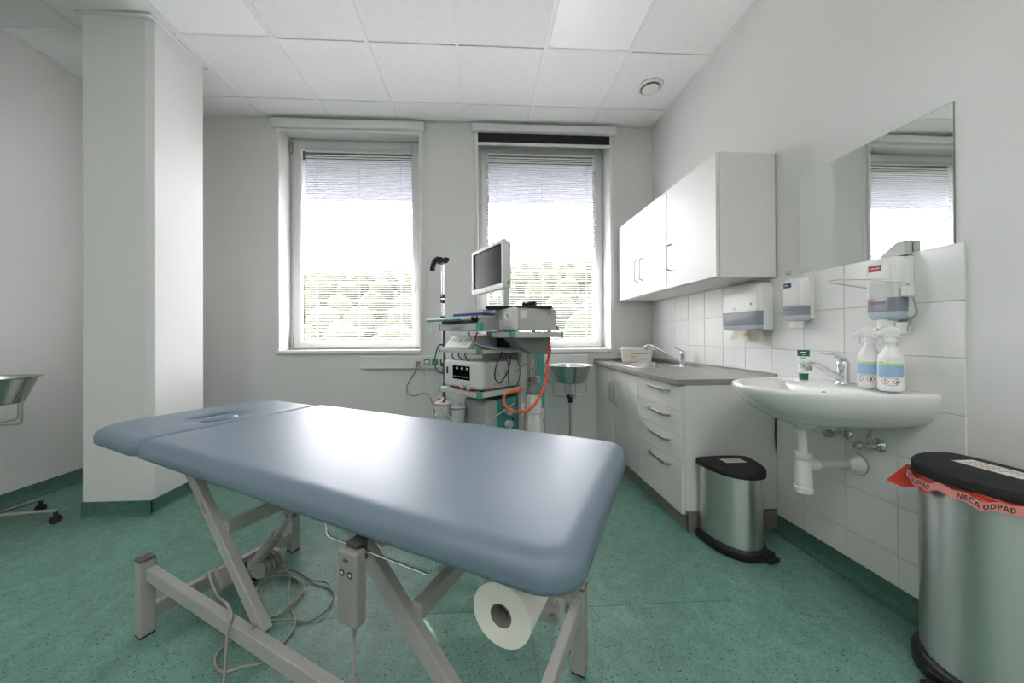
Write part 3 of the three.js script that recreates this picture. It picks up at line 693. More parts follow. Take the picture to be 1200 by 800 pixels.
{ // lidded tray of the instrument bath
  const t = thing('instrument_tub', 'white lidded plastic tub with printed lettering on the worktop', 'tub', [1.385, 0.8355, -3.07], -0.31);
  const ring = (s, y, r = 0.02) => padRing(0, 0, 0.128 * s, 0.064 * s, [r, r, r, r], 0, y, 5, 4);
  mesh('body', loft([ring(0.9, 0), ring(0.93, 0.004), ring(0.97, 0.05), ring(1.0, 0.1), ring(1.02, 0.104), ring(1.02, 0.107)], true, true), std('#e8e2d8', 0.45), t);
  mesh('lid', merge(loft([ring(1.03, 0.107), ring(1.06, 0.108), ring(1.06, 0.113), ring(1.0, 0.116), ring(0.96, 0.122), ring(0.9, 0.123)], true, true), ext(-0.16, -0.125, 0.108, 0.113, -0.03, 0.03, 0.002), ext(0.125, 0.16, 0.108, 0.113, -0.03, 0.03, 0.002)), std('#dfe3ea', 0.3), t);
  const print = canvasTexture(512, 256, (c, w, h) => {
    c.fillStyle = '#e8e2d8'; c.fillRect(0, 0, w, h);
    c.fillStyle = '#6b2a2c'; c.font = 'bold 42px sans-serif'; c.fillText('Instrumenten-Wanne', 46, 76); c.fillText('3 Liter', 46, 158);
    c.fillStyle = '#3c9a72'; c.fillRect(312, 200, 150, 40); c.fillStyle = '#e8e2d8'; c.font = 'bold 30px sans-serif'; c.fillText('B | BRAUN', 320, 231);
  });
  const pl = mesh('printed_panel', new THREE.PlaneGeometry(0.17, 0.075), std('#ffffff', 0.5, 0, { map: print }), t, [0.012, 0.055, 0.0632], [0.055, 0, 0]);
}
// wall units
function wallUnit(za, zb, label, doors) {
  const x0 = 1.302, t = thing('wall_cabinet', label, 'cabinet', [x0, 1.393, (za + zb) / 2]), h = (za - zb) / 2, c = (za + zb) / 2;
  mesh('carcass', ext(0, XR - x0 - 0.009, 0, 0.686, -h, h, 0.001), M.laminate, t);
  for (const [a, b, hz] of doors) {
    const d = mesh('door', ext(-0.021, -0.0015, 0.002, 0.68, b - c + 0.002, a - c - 0.002, 0.0015), M.laminate, t);
    bowHandle([-0.0205, 0.115, hz - c], [-0.0205, 0.295, hz - c], 0.032, M.nickel, d, 0.005);
  }
  return t;
}
wallUnit(-1.841, -2.352, 'white single door wall cabinet above the paper towel dispenser', [[-1.841, -2.352, -2.302]]);
wallUnit(-2.3525, -3.195, 'white double door wall cabinet next to the window', [[-2.3525, -2.775, -2.712], [-2.775, -3.195, -2.802]]);

// ================================================================ mirror
{
  const t = thing('wall_mirror', 'frameless rectangular mirror on wall above the wash basin', 'mirror', [XR, 1.386, -1.4075]);
  mesh('mirror_back', ext(-0.004, -0.0002, 0.0005, 0.493, -0.293, 0.293), M.mirrorBack, t);
  mesh('mirror_glass', ext(-0.0055, -0.0042, 0.001, 0.4925, -0.2925, 0.2925), M.mirror, t);
}

// ================================================================ wash basin
// local axes: x out from the wall towards the room (-x of the world), z along the wall
{
  const BYr = 0.858, t = thing('wash_basin', 'white ceramic wall hung wash basin under the mirror', 'wash basin', [XR - 0.0085, BYr, -1.43]);
  const NB = 26, NF = 54;
  // outline: back edge at x = -b, front reach f, half width w; flat back, elliptical front
  const out = (w, b, f, y, e = 2.3, yf = 0) => {
    const r = [];
    for (let k = 0; k < NB; k++) { const u = k / NB; r.push([-b, y, w * (1 - 2 * u)]); }
    for (let k = 0; k < NF; k++) {
      const a = k / NF * Math.PI, cs = -Math.cos(a), sn = Math.sin(a), s = Math.pow(sn, 2 / e);
      r.push([-(b + (f - b) * s), y + yf * s, w * Math.sign(cs) * Math.pow(Math.abs(cs), 2 / e)]);
    }
    return r;
  };
  const rings = [out(0.10, 0.0, 0.30, -0.158), out(0.16, 0, 0.335, -0.15), out(0.205, 0, 0.375, -0.132), out(0.24, 0, 0.415, -0.108), out(0.264, 0, 0.455, -0.078), out(0.276, 0, 0.487, -0.046), out(0.281, 0, 0.503, -0.022), out(0.2815, 0, 0.507, -0.008), out(0.279, 0.0005, 0.5045, 0.001), out(0.272, 0.002, 0.498, 0.005),
    out(0.262, 0.012, 0.488, 0.004), out(0.252, 0.05, 0.478, 0.001), out(0.240, 0.105, 0.466, -0.002), out(0.230, 0.128, 0.456, -0.008), out(0.219, 0.139, 0.445, -0.022), out(0.2, 0.15, 0.42, -0.055), out(0.16, 0.175, 0.375, -0.09), out(0.1, 0.21, 0.32, -0.112), out(0.04, 0.245, 0.29, -0.12)];
  mesh('bowl', loft(rings, true, true), M.ceramic, t);
  mesh('overflow_hole', rod([-0.1435, -0.036, 0], [-0.149, -0.039, 0], 0.011, 20), M.black, t);
  mesh('waste_grid', lathe([[0, 0.003], [0.03, 0.003], [0.034, 0]], 28).translate(-0.268, -0.12, 0), M.chrome, t);
  mesh('waste_flange', lathe([[0, -0.188], [0.03, -0.188], [0.034, -0.174], [0.046, -0.168], [0.05, -0.15], [0, -0.147]], 32).translate(-0.245, 0, 0), M.whitePlastic, t);
}
{ // bottle trap and waste pipe
  const t = thing('basin_trap', 'white plastic bottle trap and waste pipe under the wash basin', 'drain trap', [XR - 0.0085, 0.4, -1.43]);
  const X = -0.245;
  mesh('tail_pipe', rod([X, 0.27, 0], [X, 0.16, 0], 0.017, 24), M.whitePlastic, t);
  mesh('collar', lathe([[0.018, 0.14], [0.029, 0.14], [0.03, 0.165], [0.027, 0.172], [0.018, 0.172]], 28).translate(X, 0, 0), M.whitePlastic, t);
  mesh('trap_body', lathe([[0, 0.02], [0.027, 0.02], [0.031, 0.03], [0.027, 0.14], [0, 0.142]], 28).translate(X, 0, 0), M.whitePlastic, t);
  mesh('trap_cap', lathe([[0, 0], [0.03, 0], [0.034, 0.004], [0.034, 0.024], [0.03, 0.03], [0, 0.03]], 24).translate(X, 0, 0), M.whitePlastic, t);
  mesh('outlet_nut', merge(rod([X + 0.02, 0.115, 0], [X + 0.052, 0.115, 0], 0.026, 24), rod([X + 0.05, 0.115, 0], [X + 0.062, 0.115, 0], 0.022, 24)), M.whitePlastic, t);
  mesh('outlet_pipe', rod([X + 0.05, 0.115, 0], [-0.004, 0.115, 0], 0.016, 24), std('#cfcdc4', 0.4), t);
  mesh('wall_rosette', lathe([[0.016, 0.045], [0.02, 0.044], [0.03, 0.026], [0.044, 0.008], [0.047, 0.0005], [0.016, 0.0005]], 36).rotateZ(Math.PI / 2), M.whitePlastic, t, [0, 0.115, 0]);
}
for (const [z, y, label] of [[-1.475, 0.636, 'chrome angle valve under basin beside the drain trap'], [-1.345, 0.622, 'chrome angle valve under basin with hose bending up']]) {
  const t = thing('angle_valve', label, 'valve', [XR - 0.0085, y, z]);
  mesh('rosette', lathe([[0, 0.012], [0.012, 0.012], [0.026, 0.004], [0.028, 0.0003], [0, 0.0003]], 28).rotateZ(Math.PI / 2), M.chrome, t);
  mesh('body', merge(rod([-0.008, 0, 0], [-0.065, 0, 0], 0.0115, 16), rod([-0.045, 0, 0], [-0.045, 0.035, 0], 0.009, 14)), M.chrome, t);
  mesh('knob', lathe([[0, 0.04], [0.014, 0.038], [0.018, 0.03], [0.018, 0.012], [0.013, 0.004], [0, 0]], 20).rotateZ(Math.PI / 2), M.nickel, t, [-0.062, 0, 0]);
  mesh('hose', tube([[-0.045, 0.03, 0], [-0.045, 0.05, 0.004], [-0.055, 0.075, 0.02], [-0.06, 0.1, 0.02]], 0.006, 24), M.nickel, t);
}
{ // basin mixer
  const t = thing('basin_tap', 'chrome single lever tap on the wash basin', 'tap', [XR - 0.069, 0.8605, -1.43]);
  mesh('base', lathe([[0, 0], [0.026, 0], [0.027, 0.004], [0.022, 0.012], [0.02, 0.04], [0.0205, 0.07], [0.0225, 0.078], [0.0225, 0.094], [0.016, 0.104], [0, 0.106]], 32), M.chrome, t);
  mesh('spout', loft([[0.0, 0.02, 0.017, 0.012], [-0.04, 0.04, 0.017, 0.012], [-0.085, 0.065, 0.015, 0.011], [-0.12, 0.084, 0.014, 0.0105], [-0.148, 0.09, 0.0135, 0.0105], [-0.165, 0.086, 0.0125, 0.01]].map(([x, y, a, b]) => Array.from({ length: 20 }, (_, k) => { const q = k / 20 * 6.2832; return [x + Math.sin(q) * b * 0.55, y - Math.sin(q) * -b, Math.cos(q) * a]; })), true, true), M.chrome, t);
  mesh('aerator', cyl(0.0115, 0.02, 20).translate(-0.158, 0.072, 0), M.nickel, t);
  mesh('lever', merge(bar([0.012, 0.102, 0], [-0.05, 0.128, 0], 0.026, 0.012, [0, 1, 0], 0.005), bar([-0.045, 0.126, 0], [-0.105, 0.136, 0], 0.018, 0.006, [0, 1, 0], 0.0028)), M.chrome, t);
  mesh('temperature_dot', rod([-0.0195, 0.06, 0.009], [-0.0212, 0.06, 0.0098], 0.003, 10), M.blue, t);
}
// disinfectant spray bottles
const sprayLabel = canvasTexture(512, 512, (c, w, h) => {
  c.fillStyle = '#f2f4f2'; c.fillRect(0, 0, w, h);
  c.fillStyle = '#c4dc94'; c.fillRect(60, 60, 380, 44); c.fillStyle = '#93bce0'; c.fillRect(60, 104, 380, 210);
  c.fillStyle = '#abcde9'; for (let k = 0; k < 9; k++) c.fillRect(76, 118 + k * 21, 240 + (k * 67) % 100, 9);
  c.fillStyle = '#5aa63c'; c.fillRect(60, 36, 90, 14);
  c.fillStyle = '#8aa'; c.font = '20px sans-serif'; for (let k = 0; k < 2; k++) c.fillRect(70, 326 + k * 14, 300, 6);
  for (const x of [170, 320]) {
    c.save(); c.translate(x, 408); c.rotate(Math.PI / 4); c.fillStyle = '#fff'; c.fillRect(-42, -42, 84, 84); c.strokeStyle = '#c62f2f'; c.lineWidth = 9; c.strokeRect(-40, -40, 80, 80); c.restore();
  }
  c.fillStyle = '#111'; c.beginPath(); c.moveTo(162, 376); c.lineTo(178, 376); c.lineTo(173, 418); c.lineTo(167, 418); c.fill(); c.beginPath(); c.arc(170, 432, 7, 0, 7); c.fill();
  c.beginPath(); c.moveTo(320, 372); c.quadraticCurveTo(350, 404, 332, 428); c.lineTo(308, 428); c.quadraticCurveTo(296, 404, 316, 396); c.fill(); c.fillRect(298, 434, 44, 6);
  c.fillStyle = '#6aa6d8'; c.fillRect(200, 470, 120, 10);
});
function sprayBottle(pos, turn, label) {
  const t = thing('spray_bottle', label, 'spray bottle', pos, turn, null);
  const r = 0.0345;
  mesh('body', lathe([[0, 0.002], [r - 0.006, 0], [r - 0.001, 0.004], [r, 0.012], [r, 0.12], [r - 0.002, 0.132], [r - 0.012, 0.15], [0.017, 0.163], [0.0145, 0.17], [0.0145, 0.185], [0, 0.186]], 48), std('#eef0ee', 0.28), t);
  mesh('label', new THREE.CylinderGeometry(r + 0.0004, r + 0.0004, 0.1, 40, 1, true, -1.5, 3.0).translate(0, 0.066, 0), std('#ffffff', 0.4, 0, { map: sprayLabel }), t);
  const h = mesh('trigger_head', merge(cyl(0.017, 0.02, 24, 0.016).translate(0, 0.192, 0), extrude(poly([[-0.022, 0.198], [0.018, 0.198], [0.02, 0.205], [0.037, 0.204], [0.04, 0.216], [0.018, 0.236], [0.0, 0.242], [-0.018, 0.238], [-0.027, 0.222]]), 0.032, 0.007).translate(0, 0, -0.016)).rotateY(Math.PI), std('#f0f1ef', 0.35), t);
  mesh('trigger', tube([[-0.026, 0.206, 0], [-0.03, 0.195, 0], [-0.028, 0.183, 0], [-0.031, 0.174, 0]], 0.0045, 24), std('#f0f1ef', 0.35), h);
  mesh('nozzle', rod([-0.038, 0.211, 0], [-0.046, 0.21, 0], 0.008, 16), std('#f0f1ef', 0.35), h);
  return t;
}
sprayBottle([1.532, 0.864, -1.232], -0.80, 'white spray bottle with two red hazard diamonds on its label');
sprayBottle([1.549, 0.864, -1.318], -1.15, 'white spray bottle half hidden behind the bottle with hazard diamonds');
{ // hand cream tube standing on its cap
  const lab = canvasTexture(256, 512, (c, w, h) => {
    c.fillStyle = '#f4f5f0'; c.fillRect(0, 0, w, h);
    c.fillStyle = '#0f6b52'; c.fillRect(0, 0, w, 130); c.fillRect(0, 470, w, 42);
    c.fillStyle = '#fff'; c.fillRect(70, 40, 116, 26); c.font = 'bold 22px sans-serif'; c.fillText('krém', 100, 108);
    c.fillStyle = '#1d3d34'; c.font = 'bold 36px sans-serif'; c.fillText('Isolda', 74, 172);
    c.strokeStyle = '#5aa64a'; c.lineWidth = 15; c.lineCap = 'round';
    for (const [dx, dy] of [[-90, -50], [-70, 40], [80, -60], [90, 30], [0, -80], [-20, 60], [40, 70]]) { c.beginPath(); c.moveTo(128, 310); c.quadraticCurveTo(128 + dx * 0.5, 310 + dy * 0.8, 128 + dx, 310 + dy); c.stroke(); }
  });
  const t = thing('cream_tube', 'green and white hand cream tube standing upright on the basin', 'cream tube', [1.53, 0.8605, -1.585], -0.75);
  const ringAt = (a, b, y) => Array.from({ length: 28 }, (_, k) => { const q = -k / 28 * 6.2832; return [Math.sin(q) * a, y, Math.cos(q) * b]; });
  mesh('cap', cyl(0.0165, 0.022, 28, 0.0175).translate(0, 0.011, 0), std('#0f6b52', 0.35), t);
  const body = loft([ringAt(0.0165, 0.0165, 0.022), ringAt(0.019, 0.018, 0.028), ringAt(0.0205, 0.014, 0.07), ringAt(0.022, 0.007, 0.115), ringAt(0.0225, 0.0015, 0.128), ringAt(0.0225, 0.0012, 0.142)], true, true);
  { const p = body.attributes.position, uv = body.attributes.uv; for (let i = 0; i < p.count; i++) uv.setXY(i, 0.5 + p.getX(i) / 0.046, (p.getY(i) - 0.022) / 0.12); }
  mesh('tube_body', body, std('#ffffff', 0.35, 0, { map: lab }), t);
}

// ================================================================ dispensers on the tiles
// local axes: x out of the wall is -x; origin on the tile face at the lower end
const TX = XR - 0.0085;
// shell of a dispenser: flat back on the wall (x = 0), depth d, width w, front edges rounded; levels are [y, inset]
function shell(w, d, rf, levels) {
  return loft(levels.map(([y, i]) => padRing(-(d - i) / 2, 0, (d - i) / 2, w / 2 - i, [0.006, rf, rf, 0.006], 0, y, 7, 4)), true, true, 0.55);
}
{
  const t = thing('towel_dispenser', 'wide white paper towel dispenser with smoked grey lower window', 'towel dispenser', [TX, 1.1, -2.006]);
  mesh('cover', shell(0.3, 0.092, 0.026, [[0.109, 0.002], [0.111, 0], [0.21, 0.001], [0.238, 0.004], [0.256, 0.011], [0.267, 0.022], [0.272, 0.038]]), M.whitePlastic, t);
  mesh('smoked_window', shell(0.298, 0.091, 0.025, [[0.03, 0.001], [0.032, 0], [0.108, 0], [0.11, 0.002]]), M.greyWindow, t);
  mesh('lower_lip', shell(0.297, 0.0905, 0.025, [[0.002, 0.03], [0.003, 0.018], [0.008, 0.007], [0.016, 0.002], [0.029, 0]]), M.clearBlue, t);
  mesh('side_panel', ext(-0.06, -0.002, 0.003, 0.24, 0.149, 0.1515, 0.001), M.whitePlastic, t);
  mesh('lock_mark', rod([-0.091, 0.15, 0.1], [-0.0926, 0.15, 0.1], 0.008, 16), std('#3d6a62', 0.4), t);
  mesh('sight_hole', rod([-0.091, 0.13, -0.03], [-0.0926, 0.13, -0.03], 0.009, 16), M.deviceGrey, t);
  const p = thing('paper_towel', 'folded beige paper towel hanging out of the towel dispenser', 'paper towel', [TX - 0.045, 1.097, -2.0]);
  const fold = (pts, z0, z1, skew) => {
    const g = new THREE.BufferGeometry(), pos = [], idx = [], nz = 8;
    for (let j = 0; j <= nz; j++) pts.forEach(([x, y], i) => { const v = j / nz; pos.push(x + 0.004 * Math.sin(v * 9 + i), y + skew * (v - 0.5) * i / pts.length, z0 + (z1 - z0) * v); });
    for (let j = 0; j < nz; j++) for (let i = 0; i + 1 < pts.length; i++) { const a = j * pts.length + i, b = a + pts.length; idx.push(a, b, b + 1, a, b + 1, a + 1); }
    g.setAttribute('position', new THREE.Float32BufferAttribute(pos, 3)); g.setIndex(idx); g.computeVertexNormals(); return g;
  };
  mesh('towel_sheet', fold([[-0.012, 0.004], [-0.03, -0.012], [-0.045, -0.03], [-0.05, -0.048]], -0.075, 0.03, 0.01), M.towel, p);
  mesh('towel_fold', fold([[0.0, 0.004], [0.01, -0.015], [0.016, -0.04], [0.018, -0.062]], -0.05, 0.115, -0.03), M.towel, p);
}
function soapDispenser(pos, w, s, label, tagColor, tagText, bracket) {
  const t = thing('soap_dispenser', label, 'soap dispenser', pos);
  const h = 0.225 * s, d = 0.076;
  const lv = (a) => a.map(([y, i]) => [y * s, i]);
  mesh('back_plate', ext(-0.022, 0, 0.01, h * 0.985, -w / 2 - 0.004, w / 2 + 0.004, 0.006), M.whitePlastic, t);
  mesh('cover', shell(w, d, 0.024, lv([[0.079, 0.001], [0.081, 0], [0.19, 0], [0.208, 0.003], [0.219, 0.01], [0.2245, 0.02], [0.2255, 0.032]])), M.whitePlastic, t);
  mesh('smoked_window', shell(w - 0.002, d - 0.001, 0.025, lv([[0.031, 0], [0.0785, 0]])), M.greyWindow, t);
  mesh('lower_lip', shell(w - 0.002, d - 0.001, 0.025, lv([[0, 0.026], [0.001, 0.016], [0.006, 0.007], [0.014, 0.002], [0.0305, 0]])), M.clearBlue, t);
  mesh('nozzle', lathe([[0, -0.04], [0.02, -0.04], [0.027, -0.036], [0.029, -0.026], [0.025, -0.016], [0.03, -0.008], [0.031, 0.004], [0, 0.004]], 28).scale(1.0, 1, 1.0), M.whitePlastic, t, [-0.04, 0, 0]);
  const tx = canvasTexture(256, 128, (c, W, H) => { c.fillStyle = tagColor; c.fillRect(0, 0, W, H); c.fillStyle = '#fff'; c.font = 'italic bold 46px sans-serif'; tagText ? c.fillText(tagText, 26, 80) : [0, 1, 2, 3, 4, 5, 6].forEach((k) => c.fillRect(30 + k * 28, 58 - (k % 3) * 4, 18, 12 + (k % 3) * 4)); });
  mesh('brand_label', new THREE.PlaneGeometry(0.045, 0.024), std('#ffffff', 0.4, 0, { map: tx }), t, [-d - 0.0006, h * 0.83, -0.012], [0, -Math.PI / 2, 0]);
  mesh('contents_print', ext(-d - 0.0002, -d + 0.001, h * 0.25, h * 0.3, -0.03, 0.02), std(bracket ? '#8f6b80' : '#5f6f95', 0.5), t);
  return t;
}
soapDispenser([TX, 1.142, -1.674], 0.112, 0.965, 'slim white soap dispenser with a dark blue label on tiles', '#16265a', 'TORK', false);
const disp = soapDispenser([TX, 1.13, -1.28], 0.108, 1.09, 'white disinfectant dispenser with dark red label above spray bottles', '#a01c30', '', true);
{
  // elbow lever and wire of the disinfectant dispenser
  mesh('elbow_lever', polyTube([[-0.05, 0.128, 0.075], [-0.058, 0.135, 0.078], [-0.133, 0.156, 0.02], [-0.209, 0.164, -0.03], [-0.23, 0.16, -0.05], [-0.215, 0.155, -0.06], [-0.181, 0.151, -0.06], [-0.054, 0.133, -0.06]], 0.0026, 0.008), M.steel, disp);
  mesh('lever_pivot', ext(-0.066, -0.03, 0.085, 0.122, 0.062, 0.082, 0.006), M.whitePlastic, disp);
  mesh('lever_link', polyTube([[-0.03, 0.09, 0.072], [-0.02, 0.025, 0.08], [-0.02, -0.005, 0.055], [-0.022, -0.045, 0.048]], 0.0026, 0.01), M.steel, disp);
  mesh('link_guide', ext(-0.05, -0.004, -0.055, -0.008, 0.028, 0.05, 0.008), M.whitePlastic, disp);
  mesh('wall_bracket', extrude(poly([[0.03, 0], [0.03, 0.012], [-0.022, 0.052], [-0.05, 0.056], [-0.05, 0]]), 0.03, 0.002).rotateY(Math.PI / 2).scale(1, 1, 1).translate(-0.03, 0.246, 0), M.cartGrey, disp);
}
{ const h = tag(mesh('wall_hook', merge(ext(-0.01, 0, 0, 0.022, -0.012, 0.012, 0.003), rod([-0.008, 0.006, -0.008], [-0.022, 0.012, -0.008], 0.003), rod([-0.008, 0.006, 0.008], [-0.022, 0.012, 0.008], 0.003)), std('#c9d6d4', 0.15), scene, [XR - 0.0002, 1.392, -1.766]), 'small clear plastic hook on wall above the blue labelled dispenser', 'hook'); }

// ================================================================ pedal bins
function dRing(hw, f, b, y, n = 72) {                   // front reach f along +z, shallow back b, half width hw
  return Array.from({ length: n }, (_, k) => {
    const q = -k / n * 6.2832, cx = Math.cos(q), s = Math.sin(q), P = (v, e) => Math.sign(v) * Math.pow(Math.abs(v), 2 / e);
    return s > 0 ? [hw * P(cx, 3.6), y, -b * P(s, 3.6)].map((v) => v) : [hw * P(cx, 2.15), y, f * P(-s, 2.15)];
  });
}
function pedalBin(pos, turn, hw, f, b, H, L, label, note) {   // H: top of the lid, L: its lower edge
  const t = thing('pedal_bin', label, 'bin', pos, turn), k = hw / 0.145, h = H - L;
  const R = (d, y) => dRing(hw - d, f - d, Math.max(b - d, 0.004), y);
  mesh('body', loft([R(0.014, 0.02), R(0.014, L + h * 0.2)], true, true, 0.6), M.brushed, t);
  mesh('base_ring', loft([R(0.004, 0), R(-0.002, 0.004), R(-0.004, 0.03 * k), R(0.001, 0.042 * k), R(0.008, 0.05 * k), R(0.016, 0.05 * k)], true, true), M.black, t);
  const lid = mesh('lid', loft([R(0.004, L), R(0, L + 0.002), R(-0.001, L + h * 0.6), R(0.004, L + h * 0.74), R(0.016, L + h * 0.8), R(0.02, L + h * 0.78), R(0.03, L + h * 0.9), R(0.06, L + h * 0.98), R(0.09, H)], true, true), M.blackSoft, t);
  const tx = canvasTexture(256, 160, (c, W, Hh) => { c.fillStyle = '#dfe1dd'; c.fillRect(0, 0, W, Hh); c.fillStyle = note; for (const [y, w] of [[34, 190], [70, 200], [106, 150]]) for (let x = 0; x < w; x += 22) c.fillRect(26 + x, y, 15, 17); });
  mesh('lid_note', new THREE.BoxGeometry(0.11 * k, 0.0004, 0.055 * k), std('#ffffff', 0.6, 0, { map: tx }), lid, [0, H + 0.0006, f * 0.33]);
  mesh('pedal', merge(ext(-0.035 * k, 0.035 * k, 0.006, 0.022, f - 0.01, f + 0.03 * k, 0.005), ext(-0.045 * k, 0.045 * k, 0.004, 0.034 * k, f - 0.03, f + 0.004, 0.006)).rotateY(k < 1.1 ? 0.35 : 0), M.black, t);
  return t;
}
pedalBin([1.283, 0, -1.8], 0.0, 0.142, 0.222, 0.034, 0.43, 0.388, 'small steel pedal bin with black lid beside the drawer unit', '#777');
pedalBin([1.595, 0, -0.96], -Math.PI / 2, 0.19, 0.22, 0.03, 0.675, 0.628, 'large steel pedal bin with black lid and red bag by wall', '#b65a5a');
{ // red waste bag folded over the rim of the large bin
  const t = thing('waste_bag', 'red plastic waste bag with black print folded over large bin rim', 'waste bag', [1.595, 0, -0.96], -Math.PI / 2);
  const hw = 0.19, f = 0.22, b = 0.03, n = 120, y0 = 0.628, rows = 7;
  const base = dRing(hw - 0.013, f - 0.013, b - 0.009, 0, n);
  const pos = [], idx = [], uv = [];
  for (let j = 0; j <= rows; j++) for (let i = 0; i <= n; i++) {
    const p = base[i % n], u = i / n, v = j / rows, L = Math.hypot(p[0], p[2]) || 1;
    const hang = 0.034 + 0.016 * Math.sin(u * 19 + 1) + 0.01 * Math.sin(u * 47);
    const outw = (0.004 + 0.012 * v) + 0.005 * v * Math.sin(u * 70) + 0.004 * Math.sin(u * 33 + v * 5);
    pos.push(p[0] * (1 + Math.max(outw, 0.002) / L), y0 + 0.006 - hang * v + 0.003 * Math.sin(u * 61 + v * 6), p[2] * (1 + Math.max(outw, 0.002) / L)); uv.push(u * 8, v);
  }
  for (let j = 0; j < rows; j++) for (let i = 0; i < n; i++) { const a = j * (n + 1) + i, c = a + n + 1; idx.push(a, a + 1, c + 1, a, c + 1, c); }
  const g = new THREE.BufferGeometry(); g.setAttribute('position', new THREE.Float32BufferAttribute(pos, 3)); g.setAttribute('uv', new THREE.Float32BufferAttribute(uv, 2)); g.setIndex(idx); g.computeVertexNormals();
  mesh('folded_hem', g, M.bagRed, t);
  // loose corner sticking out towards the basin
  const bl = [[-0.175, 0.604, 0.06], [-0.21, 0.614, 0.08], [-0.16, 0.581, 0.223], [-0.13, 0.57, 0.205], [-0.11, 0.577, 0.192], [-0.1, 0.588, 0.179], [-0.11, 0.612, 0.15], [-0.155, 0.59, 0.15], [-0.17, 0.598, 0.125], [-0.165, 0.575, 0.13]];
  const q = [[1, 2, 8], [2, 3, 7], [2, 7, 8], [3, 4, 7], [4, 5, 7], [5, 6, 7], [1, 8, 0], [8, 7, 6], [0, 8, 6], [1, 9, 2], [9, 3, 2], [9, 5, 3], [1, 0, 9]].flat();
  const cg = new THREE.BufferGeometry(); cg.setAttribute('position', new THREE.Float32BufferAttribute(q.flatMap((i) => bl[i]), 3)); cg.setAttribute('uv', new THREE.Float32BufferAttribute(q.flatMap((i) => [bl[i][0], bl[i][2]]), 2)); cg.computeVertexNormals();
  mesh('loose_corner', cg, M.bagRed, t);
  // paler printed band along the hem
  const tx = canvasTexture(2048, 64, (c, W, Hh) => { c.fillStyle = '#d88b84'; c.fillRect(0, 0, W, Hh); c.fillStyle = '#2a2024'; c.font = 'bold 52px sans-serif'; for (let k = 0; k < 4; k++) c.fillText('NEČA ODPAD', 60 + k * 512, 50); });
  const bp = [], bi = [], bu = [];
  for (let i = 0; i <= 90; i++) {
    const k = i / 90 * 0.5, s = k * n, i0 = Math.floor(s) % n, i1 = (i0 + 1) % n, w = s - Math.floor(s), p = [0, 1, 2].map((e) => base[i0][e] * (1 - w) + base[i1][e] * w), L = Math.hypot(p[0], p[2]);
    const wob = 0.006 * Math.sin(i * 0.31) + 0.004 * Math.sin(i * 0.83), o = 1 + 0.02 / L;
    bp.push(p[0] * o, y0 - 0.006 + wob, p[2] * o, p[0] * (o + 0.004 / L), y0 - 0.03 + wob, p[2] * (o + 0.004 / L)); bu.push(1 - i / 90, 1, 1 - i / 90, 0);
    if (i) { const a = 2 * i; bi.push(a - 2, a - 1, a + 1, a - 2, a + 1, a); }
  }
  const bg = new THREE.BufferGeometry(); bg.setAttribute('position', new THREE.Float32BufferAttribute(bp, 3)); bg.setAttribute('uv', new THREE.Float32BufferAttribute(bu, 2)); bg.setIndex(bi); bg.computeVertexNormals();
  mesh('printed_band', bg, std('#ffffff', 0.45, 0, { map: tx, side: THREE.DoubleSide }), t);
}

